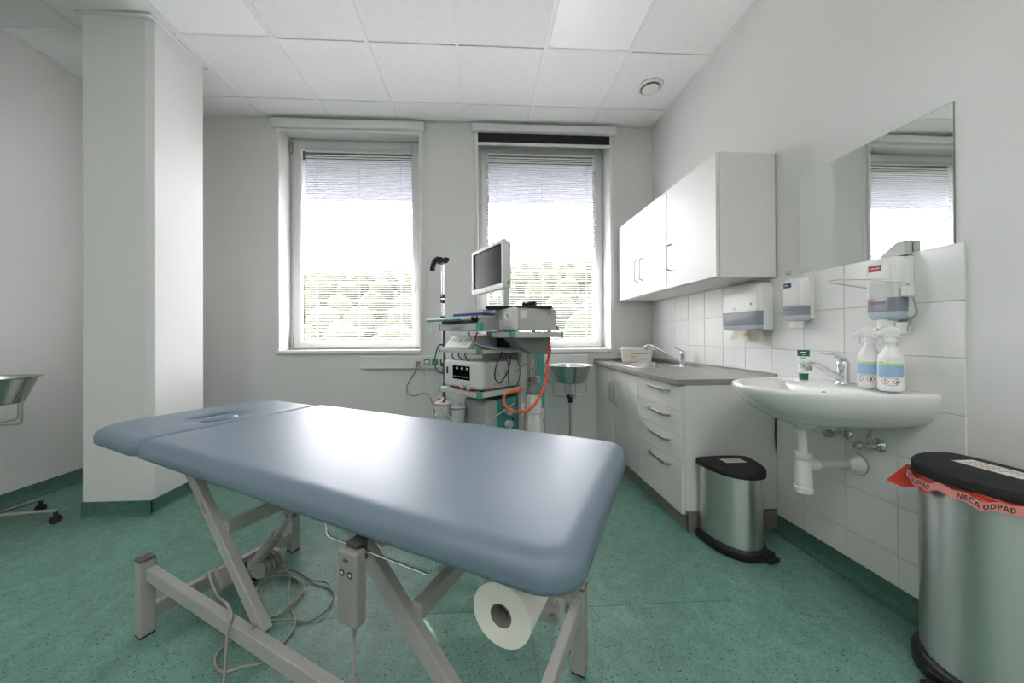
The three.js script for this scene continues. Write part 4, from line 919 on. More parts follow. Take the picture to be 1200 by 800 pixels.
// ================================================================ equipment trolley
// local axes: x to the right seen from the trolley's front, z out of its front
const CT = -48.6 * Math.PI / 180, CC = V(-0.018, 0, -2.254);      // CC: front right shelf corner on the floor
const CO = V(-0.225, 0, -0.21).applyAxisAngle(V(0, 1, 0), CT).add(CC);
const C = (x, y, z) => V(x, y, z).applyAxisAngle(V(0, 1, 0), CT).add(CO).toArray();
const cart = thing('equipment_trolley', 'grey and turquoise medical equipment trolley in front of the window', 'trolley', CO.toArray(), CT);
{
  const shelf = (y0, y1) => {
    const s = mesh('shelf', ext(-0.225, 0.225, y0, y1, -0.2, 0.21, 0.006), M.cartGrey, cart);
    mesh('shelf_corner', ext(0.192, 0.228, y0 - 0.002, y1 + 0.002, 0.178, 0.213, 0.008), M.teal, s);
    mesh('shelf_corner', ext(-0.228, -0.206, y0 - 0.002, y1 + 0.002, 0.19, 0.213, 0.008), M.teal, s);
    return s;
  };
  shelf(0.957, 0.985); shelf(0.668, 0.705); shelf(0.16, 0.19);
  // drawer case under the top tray
  const dc = mesh('drawer_case', ext(-0.225, 0.225, 1.112, 1.2, -0.2, 0.19, 0.006), M.cartMid, cart);
  const dr = mesh('drawer', ext(-0.222, 0.19, 1.114, 1.16, 0.18, 0.21, 0.005), M.cartGrey, cart);
  mesh('drawer_pull', tube([[-0.1, 1.135, 0.212], [-0.06, 1.138, 0.226], [0.0, 1.138, 0.226], [0.04, 1.135, 0.212]], 0.007, 30), M.deviceWhite, dr);
  mesh('corner_post', ext(0.188, 0.228, 1.112, 1.163, 0.17, 0.213, 0.008), M.teal, dc);
  mesh('corner_post', ext(-0.23, -0.21, 1.112, 1.163, 0.19, 0.213, 0.008), M.teal, dc);
  mesh('drawer_gap', ext(-0.21, 0.19, 1.1605, 1.178, 0.17, 0.192), M.black, dc);
  // front rail of the pull out tray
  const rail = mesh('tray_rail', merge(ext(-0.33, 0.16, 1.18, 1.202, 0.2, 0.26, 0.009), ext(-0.2, 0.2, 1.19, 1.2, -0.1, 0.22, 0.004)), M.deviceWhite, cart);
  mesh('rail_grip', ext(-0.31, 0.1, 1.178, 1.194, 0.24, 0.263, 0.006), M.teal, rail);
  mesh('rail_knob', rod([0.16, 1.19, 0.215], [0.2, 1.192, 0.2], 0.014, 16), M.black, rail);
  // mast
  const col = mesh('column', ext(0.0, 0.215, 0.14, 1.05, -0.385, -0.205, 0.008), M.cartMid, cart);
  mesh('column_strip', ext(0.002, 0.218, 0.14, 1.06, -0.475, -0.383, 0.006), M.teal, col);
  mesh('column_channel', merge(ext(0.214, 0.222, 0.16, 1.045, -0.262, -0.214, 0.003), ext(0.214, 0.222, 0.16, 1.045, -0.345, -0.3, 0.003), ext(0.19, 0.226, 0.16, 1.045, -0.208, -0.19, 0.003)), M.cartGrey, col);
  mesh('column_slot', merge(ext(0.213, 0.2155, 0.2, 1.0, -0.282, -0.274), ext(0.213, 0.2155, 0.2, 1.0, -0.366, -0.358)), M.cartDark, col);
  mesh('shelf_bracket', merge(ext(0.14, 0.2, 0.70, 0.96, -0.22, -0.2, 0.003), ext(-0.2, 0.18, 0.84, 0.956, -0.206, -0.19, 0.003), ext(-0.15, 0.15, 0.99, 1.11, -0.22, -0.19, 0.003)), M.cartDark, col);
  // lower cabinet
  const lb = mesh('lower_case', ext(-0.05, 0.2, 0.192, 0.635, -0.18, 0.03, 0.012), M.tealDeep, cart);
  mesh('case_front', extrude(roundRect(0.258, 0.445, 0.035), 0.115, 0.03).translate(0.075, 0.416, 0.012), M.cartMid, lb);
  for (const y of [0.545, 0.455]) { const k = mesh('regulator_knob', rod([0.2, y, -0.07], [0.235, y, -0.07], 0.026, 24), M.cartGrey, lb); mesh('knob_grip', rod([0.234, y, -0.07], [0.246, y, -0.07], 0.016, 8), M.deviceGrey, k); }
  mesh('port', rod([0.2, 0.48, -0.125], [0.206, 0.48, -0.125], 0.009, 16), M.black, lb);
  // base with castors
  const bs = mesh('base', merge(ext(-0.24, 0.24, 0.1, 0.16, -0.46, 0.24, 0.02)), M.cartGrey, cart);
  for (const [x, z] of [[-0.2, 0.2], [0.2, 0.2], [-0.2, -0.42], [0.2, -0.42]]) mesh('castor', merge(rod([x - 0.014, 0.045, z], [x + 0.014, 0.045, z], 0.045, 24), ext(x - 0.022, x + 0.022, 0.05, 0.102, z - 0.02, z + 0.02, 0.006)), M.rubber, bs);
  mesh('cable_shroud', ext(0.02, 0.19, 0.99, 1.1, -0.2, -0.08, 0.01), M.black, cart);
}
{ // swivel shelf carried by the mast, with its bracket
  const th = -66 * Math.PI / 180, co = V(0.195, 0, -2.191), org = V(-0.135, 0, -0.17).applyAxisAngle(V(0, 1, 0), th).add(co);
  const t = thing('swivel_shelf', 'small grey swivel shelf with turquoise corners beside the trolley mast', 'shelf', org.toArray(), th);
  mesh('shelf_board', ext(-0.15, 0.15, 1.062, 1.098, -0.21, 0.19, 0.006), M.cartGrey, t);
  mesh('corner_cap', ext(0.12, 0.153, 1.06, 1.1, 0.155, 0.193, 0.008), M.teal, t);
  mesh('corner_cap', ext(-0.153, -0.135, 1.06, 1.1, 0.17, 0.193, 0.006), M.teal, t);
  mesh('corner_cap', ext(0.14, 0.153, 1.06, 1.1, -0.213, -0.195, 0.006), M.teal, t);
  mesh('bracket', extrude(poly([[0.15, 0], [-0.16, 0], [-0.1, -0.06], [0.02, -0.115], [0.15, -0.115]]), 0.12, 0.004).rotateY(Math.PI / 2).translate(-0.06, 1.062, -0.02), M.cartDark, t);
  // boxed gas unit on the shelf
  const d = thing('insufflator', 'pale grey boxed medical device with curved front on swivel shelf', 'medical device', [org.x, 1.098, org.z], th);
  for (const [x, z] of [[-0.1, 0.12], [0.1, 0.12], [-0.1, -0.13], [0.1, -0.13]]) mesh('foot', cyl(0.012, 0.014, 14).translate(x, 0.007, z), M.whiteMatt, d);
  mesh('housing', ext(-0.135, 0.125, 0.014, 0.155, -0.17, 0.12, 0.004), M.deviceGrey, d);
  mesh('front_panel', extrude(roundRect(0.266, 0.145, 0.016), 0.05, 0.016).translate(-0.005, 0.086, 0.118), M.deviceWhite, d);
  mesh('display', ext(-0.07, 0.01, 0.085, 0.13, 0.1668, 0.1685), M.deviceGrey, d);
  mesh('button', rod([0.06, 0.105, 0.165], [0.06, 0.105, 0.1705], 0.014, 20), std('#2d7a4a', 0.4), d);
  mesh('button', rod([-0.1, 0.105, 0.165], [-0.1, 0.105, 0.1695], 0.01, 20), std('#b9c2bb', 0.4), d);
  mesh('front_ledge', ext(-0.1, 0.1, 0.03, 0.04, 0.164, 0.171, 0.003), M.deviceWhite, d);
  mesh('rating_plate', ext(0.1245, 0.1256, 0.09, 0.14, 0.06, 0.11), M.whiteMatt, d);
  mesh('maker_mark', ext(0.1245, 0.1256, 0.12, 0.128, -0.13, -0.1), M.cartDark, d);
  mesh('gas_inlet', merge(rod([0.09, 0.04, -0.16], [0.09, 0.04, -0.19], 0.016, 18), rod([0.09, 0.03, -0.19], [0.09, 0.03, -0.205], 0.02, 18)), M.steel, d);
  // keyboard lying on top
  const k = thing('keyboard', 'flat black keyboard lying on the boxed device', 'keyboard', [org.x - 0.045, 1.2545, org.z + 0.02], th + 1.05);
  mesh('case', rbox(0.44, 0.016, 0.16, 0.006, 3).translate(0, 0.008, 0), M.black, k);
  const keys = [];
  for (let r = 0; r < 5; r++) for (let c = 0; c < 17; c++) keys.push(ext(-0.205 + c * 0.0242, -0.185 + c * 0.0242, 0.014, 0.0195, -0.064 + r * 0.0255, -0.044 + r * 0.0255));
  for (const q of keys) mesh('key', q, M.blackSoft, k);
  mesh('key_lead', tube([[0.21, 0.006, -0.06], [0.235, 0.012, -0.075], [0.24, 0.0, -0.05], [0.23, -0.02, -0.03]], 0.003, 30), M.black, k);
  const cm = thing('camera_head', 'small black camera coupler lying on top of the keyboard', 'camera head', [org.x + 0.04, 1.2745, org.z - 0.06], th + 0.6);
  mesh('body', merge(rod([-0.045, 0.018, 0], [0.0, 0.018, 0], 0.018, 20), ext(0.0, 0.05, 0, 0.04, -0.018, 0.018, 0.006)), M.black, cm);
  mesh('ring', new THREE.TorusGeometry(0.018, 0.004, 10, 24).rotateY(Math.PI / 2).translate(-0.045, 0.02, 0), M.blackSoft, cm);
}
{ // flat screen on its post
  const th = -63 * Math.PI / 180, t = thing('monitor', 'white framed flat screen monitor raised above the trolley', 'monitor', [0.044, 0, -2.236], th);
  const w = 0.426, h = 0.293, y = 1.5;
  mesh('bezel', extrude((() => { const s = roundRect(w, h, 0.012); s.holes.push(new THREE.Path([[-w / 2 + 0.022, -h / 2 + 0.034], [w / 2 - 0.022, -h / 2 + 0.034], [w / 2 - 0.022, h / 2 - 0.022], [-w / 2 + 0.022, h / 2 - 0.022]].map(([a, b]) => new THREE.Vector2(a, b)))); return s; })(), 0.03, 0.004).translate(0, y, -0.012), M.deviceWhite, t);
  mesh('screen', ext(-w / 2 + 0.018, w / 2 - 0.018, y - h / 2 + 0.03, y + h / 2 - 0.018, -0.004, 0.008), M.screen, t);
  mesh('back_shell', loft([[w - 0.004, h - 0.004, -0.011], [w - 0.012, h - 0.012, -0.04], [w * 0.8, h * 0.8, -0.06], [w * 0.5, h * 0.5, -0.066]].map(([a, b, z]) => padRing(0, 0, a / 2, b / 2, [0.015, 0.015, 0.015, 0.015], 0, 0, 5, 4).map(([px, , pz]) => [px, y + pz, z])), true, true, 0.5), M.deviceWhite, t);
  mesh('side_knob', rod([w / 2 - 0.002, y - 0.11, -0.02], [w / 2 + 0.01, y - 0.11, -0.02], 0.012, 16), M.cartMid, t);
  mesh('maker_mark', ext(-0.012, 0.012, y - h / 2 + 0.013, y - h / 2 + 0.019, 0.0175, 0.0185), M.cartDark, t);
  mesh('post', merge(ext(-0.31, -0.25, 1.05, 1.5, -0.31, -0.265, 0.008), bar([-0.28, 1.47, -0.288], [0, 1.5, -0.06], 0.05, 0.04), ext(-0.06, 0.06, 1.45, 1.55, -0.08, -0.062, 0.004)), M.cartGrey, t);
  mesh('post_foot', bar([-0.28, 1.055, -0.26], [-0.299, 1.055, -0.43], 0.08, 0.02), M.cartMid, t);
}
{ // infusion pole clamped to the trolley, with scope hanger
  const p = C(-0.262, 0, 0.15);
  const t = thing('scope_pole', 'thin chrome pole with curved black hanger standing beside the trolley', 'pole', p, CT);
  mesh('rod', rod([0, 0.12, 0], [0, 1.64, 0], 0.0085, 16), M.chrome, t);
  mesh('rod_sleeve', rod([0.018, 0.15, 0], [0.018, 1.16, 0], 0.009, 14), M.darkGrey, t);
  for (const y of [1.21, 1.335, 1.375, 0.86]) mesh('clamp', merge(rod([0, y - 0.014, 0], [0, y + 0.014, 0], 0.019, 16), rod([0.01, y, 0.01], [0.036, y, 0.02], 0.008, 10)), M.black, t);
  const arc = []; for (let k = 0; k <= 8; k++) { const a = k / 8 * 1.6; arc.push([-0.1 + 0.1 * Math.sin(a) - 0.0, 1.56 + 0.1 * (1 - Math.cos(1.6 - a) * 0) * Math.sin(a), 0.02]); }
  mesh('hanger', tube([[-0.095, 1.575, 0.03], [-0.088, 1.61, 0.03], [-0.065, 1.64, 0.03], [-0.03, 1.655, 0.03], [0.01, 1.648, 0.02]], 0.02, 40, 10), M.blackSoft, t);
  mesh('hanger_clip', merge(ext(-0.03, 0.055, 1.618, 1.652, -0.012, 0.03, 0.006), ext(0.02, 0.06, 1.63, 1.66, -0.02, 0.02, 0.006)), M.black, t);
  mesh('pole_bracket', merge(ext(-0.02, 0.06, 1.12, 1.145, -0.02, 0.02, 0.003), ext(-0.02, 0.06, 0.675, 0.7, -0.02, 0.02, 0.003), ext(-0.02, 0.06, 0.12, 0.15, -0.02, 0.02, 0.003)), M.cartMid, t);
}
{ // sloping control unit on the middle shelf
  const t = thing('control_unit', 'low device with sloping white and green panel on middle shelf', 'medical device', C(-0.005, 0.985, -0.005), CT);
  mesh('housing', extrude(poly([[0.19, 0.002], [0.11, 0.09], [-0.17, 0.095], [-0.17, 0.002]]), 0.29, 0.004).rotateY(-Math.PI / 2).translate(0.09, 0, 0), M.deviceGrey, t);
  const tx = canvasTexture(512, 160, (c, w, h) => { c.fillStyle = '#eef1ee'; c.fillRect(0, 0, w, h); c.fillStyle = '#a9d9b4'; c.fillRect(200, 30, 90, 60); c.fillStyle = '#5fb27a'; for (const x of [330, 400]) c.fillRect(x, 100, 22, 14); c.fillStyle = '#d98080'; c.fillRect(60, 100, 26, 14); c.fillStyle = '#c9d0cc'; c.fillRect(40, 30, 130, 50); c.fillRect(320, 30, 150, 50); });
  const pl = mesh('front_panel', new THREE.PlaneGeometry(0.275, 0.112), std('#ffffff', 0.35, 0, { map: tx }), t, [-0.055, 0.0465, 0.1515], [-0.738, 0, 0]);
  mesh('side_clip', ext(-0.235, -0.195, 0.035, 0.065, 0.05, 0.09, 0.004), M.deviceGrey, t);
  const b = thing('document_box', 'white and blue cardboard box lying behind the front tray', 'box', C(-0.04, 1.2, 0.0), CT + 0.1);
  mesh('carton', ext(-0.15, 0.15, 0.0, 0.06, -0.1, 0.1, 0.002), M.whiteMatt, b);
  mesh('blue_stripe', ext(-0.1505, 0.1505, 0.018, 0.036, -0.1005, 0.1005, 0.0005), M.blue, b);
  const f = thing('blue_folder', 'dark blue folded wallet lying on middle shelf', 'folder', C(0.158, 0.986, 0.1), CT);
  mesh('wallet', merge(rbox(0.13, 0.02, 0.06, 0.008, 3).translate(0, 0.01, 0.02)), M.deviceGrey, f);
  mesh('zip', tube([[-0.06, 0.022, 0.05], [0, 0.03, 0.02], [0.062, 0.02, -0.02]], 0.004, 24), M.blue, f);
}
{ // video processor on the lower shelf
  const t = thing('video_processor', 'grey video processor with dark front display on the trolley', 'medical device', C(0.018, 0.705, 0.0), CT);
  for (const [x, z] of [[-0.16, 0.15], [0.16, 0.15], [-0.16, -0.15], [0.16, -0.15]]) mesh('foot', cyl(0.015, 0.014, 14).translate(x, 0.007, z), M.rubber, t);
  mesh('housing', ext(-0.2, 0.2, 0.014, 0.195, -0.18, 0.15, 0.006), M.deviceGrey, t);
  mesh('front_panel', extrude(roundRect(0.404, 0.186, 0.02), 0.055, 0.018).translate(0, 0.106, 0.145), M.deviceWhite, t);
  const dp = mesh('display', ext(-0.09, 0.1, 0.07, 0.165, 0.198, 0.2015, 0.001), M.screen, t);
  for (const [k, x] of [-0.05, 0.005, 0.06].entries()) mesh('key', ext(x, x + 0.022, 0.14, 0.154, 0.2012, 0.2025), M.cartGrey, dp);
  for (let k = 0; k < 6; k++) mesh('key', ext(-0.075 + k * 0.028, -0.062 + k * 0.028, 0.086, 0.093, 0.2012, 0.2025), M.cartMid, dp);
  mesh('socket', merge(ext(-0.165, -0.145, 0.1, 0.15, 0.195, 0.203, 0.003)), M.black, t);
  mesh('power_button', rod([-0.155, 0.065, 0.198], [-0.155, 0.065, 0.206], 0.014, 20), M.deviceWhite, t);
  mesh('scope_port', merge(rod([0.05, 0.035, 0.19], [0.05, 0.035, 0.23], 0.02, 24), rod([0.11, 0.032, 0.19], [0.11, 0.032, 0.225], 0.022, 24)), M.cartGrey, t);
  mesh('rating_plate', merge(ext(0.1995, 0.2006, 0.09, 0.14, 0.02, 0.07), ext(0.1995, 0.2006, 0.03, 0.05, -0.01, 0.07), ext(0.1995, 0.2006, 0.03, 0.05, -0.12, -0.03), ext(0.1995, 0.2006, 0.09, 0.14, -0.06, -0.02)), M.cartMid, t);
  for (const [y, z] of [[0.03, 0.12], [0.1, 0.12], [0.17, 0.12], [0.03, 0.0], [0.03, -0.15]]) mesh('screw', rod([0.199, y, z], [0.2018, y, z], 0.004, 10), M.cartDark, t);
  const u = tag(mesh('red_cloth', rbox(0.2, 0.008, 0.08, 0.003).rotateY(0.05), M.red, scene, C(0.04, 0.7095, 0.165), [0, CT, 0]), 'red folded cloth lying under the video processor', 'cloth');
}
{ // suction jar
  const t = thing('suction_jar', 'translucent white suction jar with red connector at trolley foot', 'jar', C(-0.12, 0.42, 0.25), CT);
  mesh('jar', lathe([[0, 0], [0.05, 0], [0.054, 0.006], [0.054, 0.16], [0.05, 0.17], [0, 0.172]], 32), std('#e3e5e0', 0.25, 0, { transmission: 0.3, thickness: 0 }), t);
  mesh('lid', lathe([[0, 0.17], [0.057, 0.17], [0.057, 0.19], [0.03, 0.198], [0.012, 0.2], [0.012, 0.22], [0, 0.22]], 32), M.deviceWhite, t);
  mesh('connector', rod([0.03, 0.19, 0.02], [0.055, 0.225, 0.02], 0.009, 12), M.red, t);
  mesh('tube', tube([[0.0, 0.21, 0], [-0.03, 0.225, 0.02], [-0.07, 0.18, 0.03], [-0.08, 0.1, 0.03], [-0.075, 0.02, 0.03]], 0.006, 40), M.whiteCable, t);
  mesh('holder', merge(new THREE.TorusGeometry(0.056, 0.005, 8, 32).rotateX(Math.PI / 2).translate(0, 0.1, 0), ext(0.0, 0.02, 0.09, 0.11, -0.2, -0.05, 0.002)), M.nickel, t);
  const t2 = thing('suction_jar', 'translucent grey suction jar hanging next to white jar', 'jar', C(-0.015, 0.43, 0.2), CT);
  mesh('jar', lathe([[0, 0], [0.045, 0], [0.048, 0.006], [0.048, 0.14], [0, 0.145]], 32), std('#cfd6d4', 0.2, 0, { transmission: 0.4, thickness: 0 }), t2);
  mesh('lid', lathe([[0, 0.143], [0.051, 0.143], [0.051, 0.16], [0, 0.165]], 32), M.cartGrey, t2);
  mesh('holder', ext(-0.012, 0.012, 0.08, 0.1, -0.08, -0.046, 0.002), M.nickel, t2);
  tag(mesh('suction_tube', tube([C(-0.08, 0.58, 0.3), C(0.02, 0.5, 0.26), C(0.1, 0.42, 0.22), C(0.16, 0.44, 0.22), C(0.24, 0.6, -0.1)], 0.005, 60), std('#b7c3cf', 0.25)), 'pale clear tube running across the turquoise case', 'tube');
}
{ // cables and hoses
  const cable = (name, pts, r, mat, label, cat) => tag(mesh(name, tube(pts, r, pts.length * 14), mat), label, cat);
  cable('gas_hose', [[0.452, 1.06, -2.34], [0.448, 1.0, -2.31], [0.43, 0.9, -2.26], [0.4, 0.78, -2.2], [0.34, 0.67, -2.15], [0.26, 0.615, -2.12], [0.18, 0.62, -2.12], [0.135, 0.66, -2.14], [0.14, 0.705, -2.17], [0.19, 0.72, -2.21], [0.26, 0.725, -2.27]], 0.0085, M.orange, 'bright orange gas hose looping down from the swivel shelf', 'hose');
  cable('green_lead', [[0.42, 1.05, -2.3], [0.36, 0.985, -2.2], [0.3, 0.935, -2.13], [0.22, 0.875, -2.09], [0.2, 0.86, -2.1]], 0.005, M.greenTube, 'grey green lead stretched slanting across the trolley mast', 'cable');
  cable('black_lead', [C(0.25, 0.94, -0.06), C(0.262, 0.84, -0.02), C(0.25, 0.77, 0.03), C(0.25, 0.76, 0.06), C(0.255, 0.8, 0.1), C(0.255, 0.87, 0.09), C(0.25, 0.93, 0.05), C(0.245, 0.965, 0.02)], 0.0045, M.black, 'black cable hanging in a loop beside the video processor', 'cable');
  cable('black_lead', [C(0.245, 0.96, 0.0), C(0.262, 0.87, -0.02), C(0.262, 0.76, -0.02), C(0.255, 0.72, -0.06), C(0.258, 0.74, -0.12), C(0.258, 0.85, -0.14), C(0.24, 0.95, -0.1)], 0.0035, M.darkGrey, 'thin dark grey cable loop next to the mast', 'cable');
  cable('grey_lead', [C(0.05, 1.1, 0.15), C(0.12, 1.07, 0.2), C(0.2, 1.02, 0.2), C(0.24, 0.99, 0.1), C(0.245, 0.975, -0.08), C(0.2, 0.98, -0.19)], 0.006, M.cableGrey, 'grey cable sagging from the drawer case to the mast', 'cable');
  cable('grey_lead', [C(0.1, 1.1, 0.12), C(0.16, 1.03, 0.19), C(0.22, 0.995, 0.17), C(0.24, 0.988, 0.02), C(0.2, 1.0, -0.15)], 0.005, M.darkGrey, 'dark grey cable sagging below the drawer case', 'cable');
  cable('black_lead', [C(-0.24, 1.01, 0.16), C(-0.29, 1.0, 0.17), C(-0.315, 0.93, 0.18), C(-0.3, 0.87, 0.2), C(-0.24, 0.82, 0.215), C(-0.165, 0.805, 0.215)], 0.006, M.black, 'black cable curving into the front of the video processor', 'cable');
  cable('thin_lead', [[0.43, 1.06, -2.26], [0.445, 0.98, -2.24], [0.42, 0.9, -2.27], [0.41, 0.84, -2.3], [0.43, 0.78, -2.3], [0.455, 0.75, -2.3]], 0.0025, M.darkGrey, 'thin grey lead dangling next to the orange hose', 'cable');
  for (let k = 0; k < 3; k++) cable('short_lead', [C(-0.1 + k * 0.07, 0.957, 0.18), C(-0.09 + k * 0.075, 0.93, 0.19), C(-0.08 + k * 0.08, 0.9, 0.17)], 0.004, M.black, ['short black lead hanging under middle shelf beside the pole', 'short black lead hanging in the middle under middle shelf', 'short black lead hanging under middle shelf beside its corner'][k], 'cable');
  const w = thing('white_cover', 'white cloth cover tied around a hanging bottle at mast', 'cover', C(0.275, 0.33, -0.27), CT);
  const ring = (r, y, s) => Array.from({ length: 36 }, (_, k) => { const q = -k / 36 * 6.2832, m = r * (1 + 0.08 * Math.sin(q * 5 + s) + 0.05 * Math.sin(q * 9 + s * 2)); return [m * Math.cos(q), y, m * Math.sin(q)]; });
  mesh('cloth', loft([ring(0.072, 0, 0), ring(0.068, 0.08, 0.3), ring(0.06, 0.16, 0.5), ring(0.052, 0.19, 0.8), ring(0.06, 0.21, 1.2), ring(0.058, 0.27, 1.6), ring(0.05, 0.31, 2), ring(0.03, 0.33, 2.4)], true, true), M.cloth, w);
  mesh('tie', new THREE.TorusGeometry(0.056, 0.006, 8, 32).rotateX(Math.PI / 2).translate(0, 0.19, 0), M.cloth, w);
  mesh('knot', merge(rbox(0.03, 0.03, 0.025, 0.01, 3).translate(0.045, 0.2, -0.04), rbox(0.012, 0.05, 0.02, 0.005).translate(0.05, 0.16, -0.045)), M.cloth, w);
  mesh('grey_cap', lathe([[0, 0.32], [0.045, 0.32], [0.05, 0.34], [0.03, 0.38], [0.014, 0.39], [0.014, 0.44], [0, 0.44]], 20), M.cartDark, w);
  mesh('valve', merge(rod([-0.05, 0.42, 0], [0.04, 0.42, 0], 0.012, 14), ext(0.02, 0.05, 0.4, 0.45, -0.02, 0.02, 0.006), rod([-0.02, 0.5, 0.0], [0.04, 0.5, 0], 0.007, 12), rod([0, 0.43, 0], [0, 0.52, 0], 0.008, 12)), M.nickel, w);
  mesh('brass_ring', rod([-0.036, 0.42, 0], [-0.02, 0.42, 0], 0.0165, 14), M.brass, w);
  const n = thing('hang_tag', 'white paper tag with yellow edge hanging on the mast', 'tag', C(0.236, 0.5, -0.2), CT);
  mesh('paper', ext(-0.001, 0.001, 0, 0.085, -0.02, 0.02), M.whiteMatt, n); mesh('yellow_edge', ext(0.0008, 0.0018, 0, 0.06, -0.02, -0.012), std('#d8cf4a', 0.6), n);
}

// ================================================================ trunking with sockets and its leads
{
  const t = thing('cable_trunking', 'white wall trunking running under the windows', 'trunking', [0, 0.782, ZB]);
  mesh('channel', merge(ext(-1.09, 0.98, 0, 0.112, 0.0005, 0.05, 0.003)), M.whitePlastic, t);
  mesh('lid_rib', merge(ext(-1.09, 0.98, 0.1, 0.107, 0.049, 0.053, 0.002), ext(-1.09, 0.98, 0.004, 0.011, 0.049, 0.053, 0.002)), M.whitePlastic, t);
  const s = thing('wall_socket', 'white data socket on the wall trunking', 'socket', [-0.578, 0.838, ZB + 0.05]);
  mesh('plate', ext(-0.037, 0.037, -0.04, 0.04, 0, 0.012, 0.004), M.whitePlastic, s);
  mesh('plug', merge(ext(-0.018, 0.018, -0.03, -0.006, 0.01, 0.03, 0.003)), M.yellowCable, s);
  mesh('port', merge(ext(-0.02, -0.004, -0.008, 0.008, 0.011, 0.0128), ext(0.004, 0.02, -0.008, 0.008, 0.011, 0.0128)), M.darkGrey, s);
  for (const [k, x] of [-0.497, -0.425, -0.353, -0.281, -0.209].entries()) {
    const g = thing('power_socket', ['green power socket with a white plug in it', 'empty green power socket next to the one with white plug', 'green power socket beside the trolley pole', 'green power socket behind the trolley pole', 'green power socket hidden behind the trolley shelves'][k], 'socket', [x, 0.837, ZB + 0.05], 0, 'green sockets on the trunking');
    mesh('frame', ext(-0.027, 0.027, -0.027, 0.027, 0, 0.007, 0.003), M.socketGreen, g);
    mesh('outlet', lathe([[0, 0.002], [0.017, 0.002], [0.0195, 0.0085], [0.0215, 0.0085], [0.0215, 0.006]], 28).rotateX(Math.PI / 2), M.black, g);
  }
  const p = thing('power_plug', 'round white plug in the green power socket', 'plug', [-0.497, 0.837, ZB + 0.058]);
  mesh('body', lathe([[0, 0], [0.02, 0], [0.02, 0.02], [0.015, 0.034], [0, 0.036]], 24).rotateX(Math.PI / 2), M.whitePlastic, p);
  mesh('lead', tube([[-0.004, -0.01, 0.025], [-0.014, -0.05, 0.03], [-0.01, -0.14, 0.03], [0.015, -0.25, 0.04], [0.06, -0.38, 0.06], [0.12, -0.52, 0.12], [0.2, -0.76, 0.24], [0.3, -0.82, 0.4]], 0.0045, 90), M.whiteCable, p);
  tag(mesh('data_cable', tube([[-0.58, 0.818, ZB + 0.07], [-0.59, 0.77, ZB + 0.08], [-0.63, 0.7, ZB + 0.07], [-0.675, 0.62, ZB + 0.06], [-0.66, 0.555, ZB + 0.06], [-0.6, 0.54, ZB + 0.07], [-0.53, 0.56, ZB + 0.08], [-0.47, 0.54, ZB + 0.1], [-0.42, 0.42, ZB + 0.14], [-0.36, 0.28, ZB + 0.2], [-0.3, 0.02, ZB + 0.3], [-0.2, 0.008, ZB + 0.45]], 0.005, 140), M.yellowCable), 'olive yellow cable drooping from the data socket to trolley', 'cable');
}

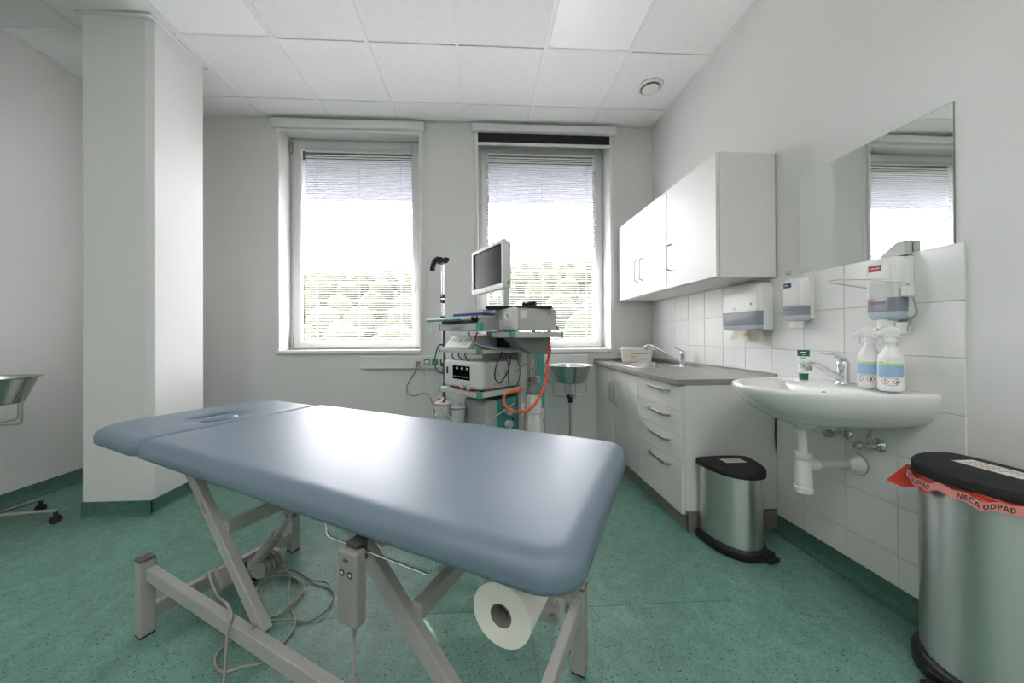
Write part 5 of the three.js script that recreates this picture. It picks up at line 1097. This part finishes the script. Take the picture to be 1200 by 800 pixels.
// ================================================================ bowl stands
function bowlStand(pos, turn, H, label, standLabel) {
  const t = thing('bowl_stand', standLabel, 'bowl stand', pos, turn);
  const hub = 0.1;
  for (let k = 0; k < 5; k++) {
    const a = k / 5 * 6.2832, c = Math.cos(a), s = Math.sin(a);
    const leg = mesh('leg', bar([0.02 * c, hub, 0.02 * s], [0.26 * c, 0.075, 0.26 * s], 0.02, 0.014, [0, 1, 0], 0.004), M.nickel, t);
    mesh('castor', merge(rod([0.25 * c - 0.012 * s, 0.024, 0.25 * s + 0.012 * c], [0.25 * c - 0.006 * s, 0.024, 0.25 * s + 0.006 * c], 0.024, 20), rod([0.25 * c + 0.012 * s, 0.024, 0.25 * s - 0.012 * c], [0.25 * c + 0.006 * s, 0.024, 0.25 * s - 0.006 * c], 0.024, 20), rod([0.25 * c, 0.024, 0.25 * s], [0.25 * c, 0.075, 0.25 * s], 0.009, 12)), M.rubber, leg);
  }
  mesh('hub', lathe([[0, 0.08], [0.03, 0.08], [0.032, 0.11], [0.018, 0.125], [0, 0.125]], 24), M.nickel, t);
  const yc = H - 0.27;
  mesh('pole', rod([0, 0.12, 0], [0, yc - 0.02, 0], 0.0125, 20), M.chrome, t);
  mesh('clamp', merge(rod([0, yc - 0.045, 0], [0, yc + 0.01, 0], 0.019, 18), rod([-0.03, yc + 0.005, 0], [0.025, yc + 0.005, 0], 0.017, 14)), M.black, t);
  mesh('inner_pole', rod([0, yc, 0], [0, H - 0.143, 0], 0.008, 16), M.chrome, t);
  mesh('ring_seat', lathe([[0.0, 0], [0.035, 0], [0.04, 0.012], [0, 0.012]], 28).translate(0, H - 0.158, 0), M.nickel, t);
  for (let k = 0; k < 2; k++) {
    const a = k * Math.PI / 2 + 0.25, c = Math.cos(a), s = Math.sin(a), w = 0.15, o = (k - 0.5) * 0.004;
    mesh('wire_cradle', polyTube([[w * 1.17 * c, H - 0.012, w * 1.17 * s], [w * 0.97 * c, H - 0.11, w * 0.97 * s], [w * 0.96 * c, yc + 0.012 + o, w * 0.96 * s], [-w * 0.96 * c, yc + 0.012 + o, -w * 0.96 * s], [-w * 0.97 * c, H - 0.11, -w * 0.97 * s], [-w * 1.17 * c, H - 0.012, -w * 1.17 * s]], 0.004, 0.02), M.nickel, t);
  }
  const b = thing('steel_bowl', label, 'bowl', [pos[0], H - 0.145, pos[2]]);
  mesh('bowl', lathe([[0, 0], [0.11, 0], [0.122, 0.006], [0.168, 0.138], [0.172, 0.143], [0.188, 0.146], [0.1885, 0.148], [0.186, 0.149], [0.17, 0.146], [0.166, 0.14], [0.12, 0.009], [0.109, 0.0025], [0, 0.0025]], 56), M.steel, b);
}
bowlStand([0.742, 0, -2.915], 0.3, 0.823, 'shallow stainless steel bowl next to the equipment trolley', 'steel bowl stand on five castors between trolley and base cabinets');
bowlStand([-2.70, 0, -2.06], 0.42, 0.855, 'shallow stainless steel bowl in front of the plain wall', 'steel bowl stand on five castors beside the column');

renderer.render(scene, camera);
